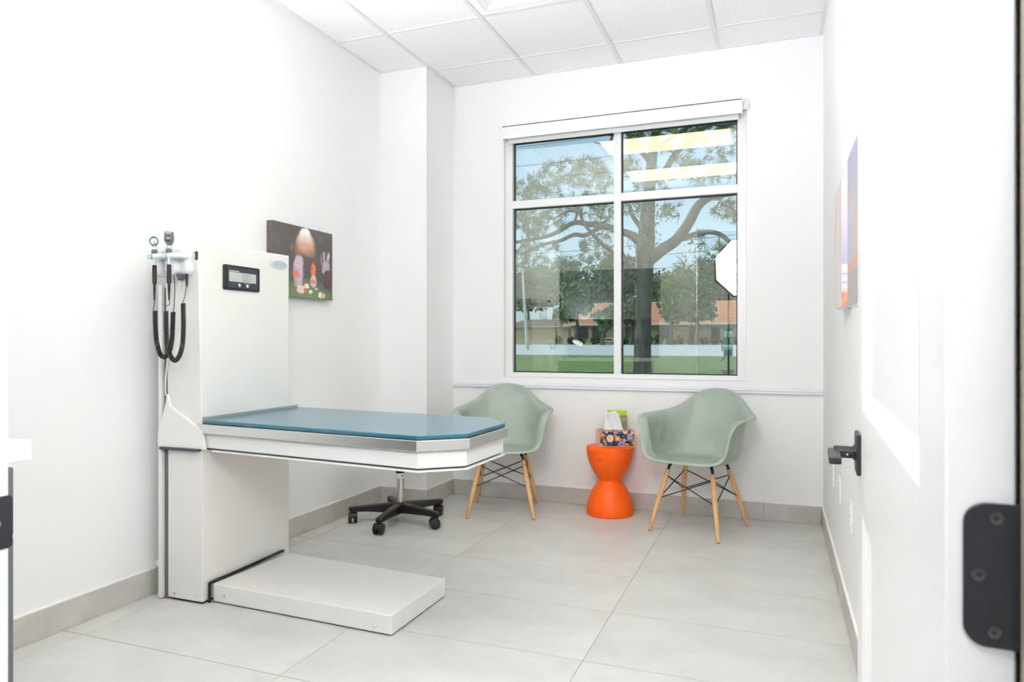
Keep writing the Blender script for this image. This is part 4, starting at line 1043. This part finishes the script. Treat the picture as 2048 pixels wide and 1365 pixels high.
# leaning pole and overhead wires
bm = NB(); A = at(1055, 690, 60); A.z = gz_(60)-.1; tube(bm, [A, at(1051, 640, 60), at(1046, 560, 60), at(1044, 470, 60)], [.17, .15, .11, .08], 10)
o = obj('utility_pole', bm, mat('pale_pole', (.50, .50, .42), .8), None, True); tag(o, 'thin pale leaning pole across the lawn, far left', 'pole')
for lab, (v0, v1) in (('topmost overhead wire crossing the sky', (300, 226)), ('second overhead wire from the top', (338, 272)), ('third overhead wire from the top, across the branches', (512, 470)), ('fourth overhead wire from the top', (530, 497)), ('lowest of the five overhead wires', (551, 527))):
    bm = NB(); a, b = at(990, v0+3, 58), at(1520, v1-3, 58); d = b-a; a, b = a-d*.6, b+d*.6
    tube(bm, [a.lerp(b, i/24)+Vector((0, 0, -1.2*(1-(2*i/24-1)**2)+1.1)) for i in range(25)], .02, 5)
    o = obj('overhead_wire', bm, M_rubber); tag(o, lab, 'wire', 'overhead wires beyond the lawn')
xl_, xr_ = (at(990, 400, 58)-(at(1520, 400, 58)-at(990, 400, 58))*.6).x, (at(1520, 400, 58)+(at(1520, 400, 58)-at(990, 400, 58))*.6).x
for lab, xx, zt in (('brown wooden pole holding the overhead wires, left end', xl_, 20.0), ('brown wooden pole holding the overhead wires, right end', xr_, 29.0)):
    bm = NB(); tube(bm, [(xx, 58.15, gz_(58)-.2), (xx, 58.15, zt)], [.2, .13], 12); tag(obj('utility_pole', bm, M_bark, None, True), lab, 'pole', 'poles holding the overhead wires')
# pet waste station
YW = 22.0
ws = thing('pet_waste_station', 'teal pet waste station with sign, bag box and bin on lawn', 'waste station', (at(1457, 745, YW).x, YW, gz_(YW)))
def rect(u0, u1, v0, v1): p, q = at(u0, v0, YW), at(u1, v1, YW); return p.x, q.x, q.z, p.z
M_tealp = mat('teal_paint', (.02, .10, .13), .5); M_pale = mat('pale_teal_print', (.30, .62, .55), .5); M_navy = mat('dark_teal_box', (.02, .045, .065), .45)
c = at(1457, 700, YW)
bm = NB(); box(bm, c.x-.025, c.x+.025, YW, YW+.05, gz_(YW)-.1, 1.48); obj('post', bm, M_navy, ws)
a = rect(1448, 1466, 658, 679); bm = NB(); box(bm, a[0], a[1], YW-.02, YW, a[2], a[3]); sg = obj('sign_panel', bm, M_tealp, ws)
b = rect(1448.5, 1465.5, 663, 674.5); bm = NB(); box(bm, b[0], b[1], YW-.024, YW-.02, b[2], b[3]); obj('sign_field', bm, M_pale, sg)
bm = NB(); z0, z1 = b[2], b[3]; hh = z1-z0; xm = b[0]+.4*(b[1]-b[0])
lathe(bm, [(.004, -.016), (.016, 0), (.004, .016)], (xm, YW-.026, z1-.03), 10)
box(bm, xm-.018, xm+.018, YW-.027, YW-.024, z0+.07, z1-.05); box(bm, xm-.016, xm-.003, YW-.027, YW-.024, z0+.005, z0+.07); box(bm, xm+.003, xm+.016, YW-.027, YW-.024, z0+.005, z0+.07); box(bm, xm+.015, xm+.06, YW-.027, YW-.024, z0+.085, z0+.097)
xd_ = b[0]+.74*(b[1]-b[0]); box(bm, xd_-.03, xd_+.03, YW-.027, YW-.024, z0+.035, z0+.058); box(bm, xd_-.028, xd_-.016, YW-.027, YW-.024, z0+.005, z0+.04); box(bm, xd_+.014, xd_+.026, YW-.027, YW-.024, z0+.005, z0+.04); box(bm, xd_+.022, xd_+.045, YW-.027, YW-.024, z0+.05, z0+.072)
pg = obj('pictogram', bm, M_navy, sg); pg['kind'] = 'stuff'
a = rect(1448, 1465.5, 683, 712); bm = NB(); box(bm, a[0], a[1], YW-.16, YW-.0, a[2], a[3], .008, 2); bx_ = obj('bag_dispenser', bm, M_navy, ws)
b = rect(1448.5, 1465, 690, 695); bm = NB(); box(bm, b[0], b[1], YW-.165, YW-.16, b[2], b[3]); obj('pale_label', bm, M_pale, bx_)
b = rect(1450, 1464, 697, 699); bm = NB(); box(bm, b[0], b[1], YW-.165, YW-.16, b[2], b[3]); obj('text_line', bm, M_pale, bx_)
a = rect(1443.5, 1446, 691, 703); bm = NB(); box(bm, a[0], a[1], YW-.08, YW-.04, a[2], a[3], .006, 1); obj('lever', bm, M_rubber, ws)
bm = NB(); tube(bm, [at(1452, 711, YW-.2), at(1447, 718, YW-.22), at(1441, 722, YW-.25)], [.02, .025, .012], 8); obj('hanging_bag', bm, M_rubber, ws)
cz = at(1456, 740, YW).z; bm = NB(); lathe(bm, [(.14, gz_(YW)-cz), (.16, -.03), (.185, -.02), (.19, .0), (.16, -.01), (.15, -.06)], (c.x, YW-.22, cz), 24); obj('bin', bm, M_navy, ws)
bm = NB(); lathe(bm, [(.194, -.07), (.196, -.02), (.192, .006), (.165, .0)], (c.x, YW-.22, cz), 24, cap=False); obj('bin_liner', bm, mat('bin_bag', (.05, .07, .09), .3), ws)
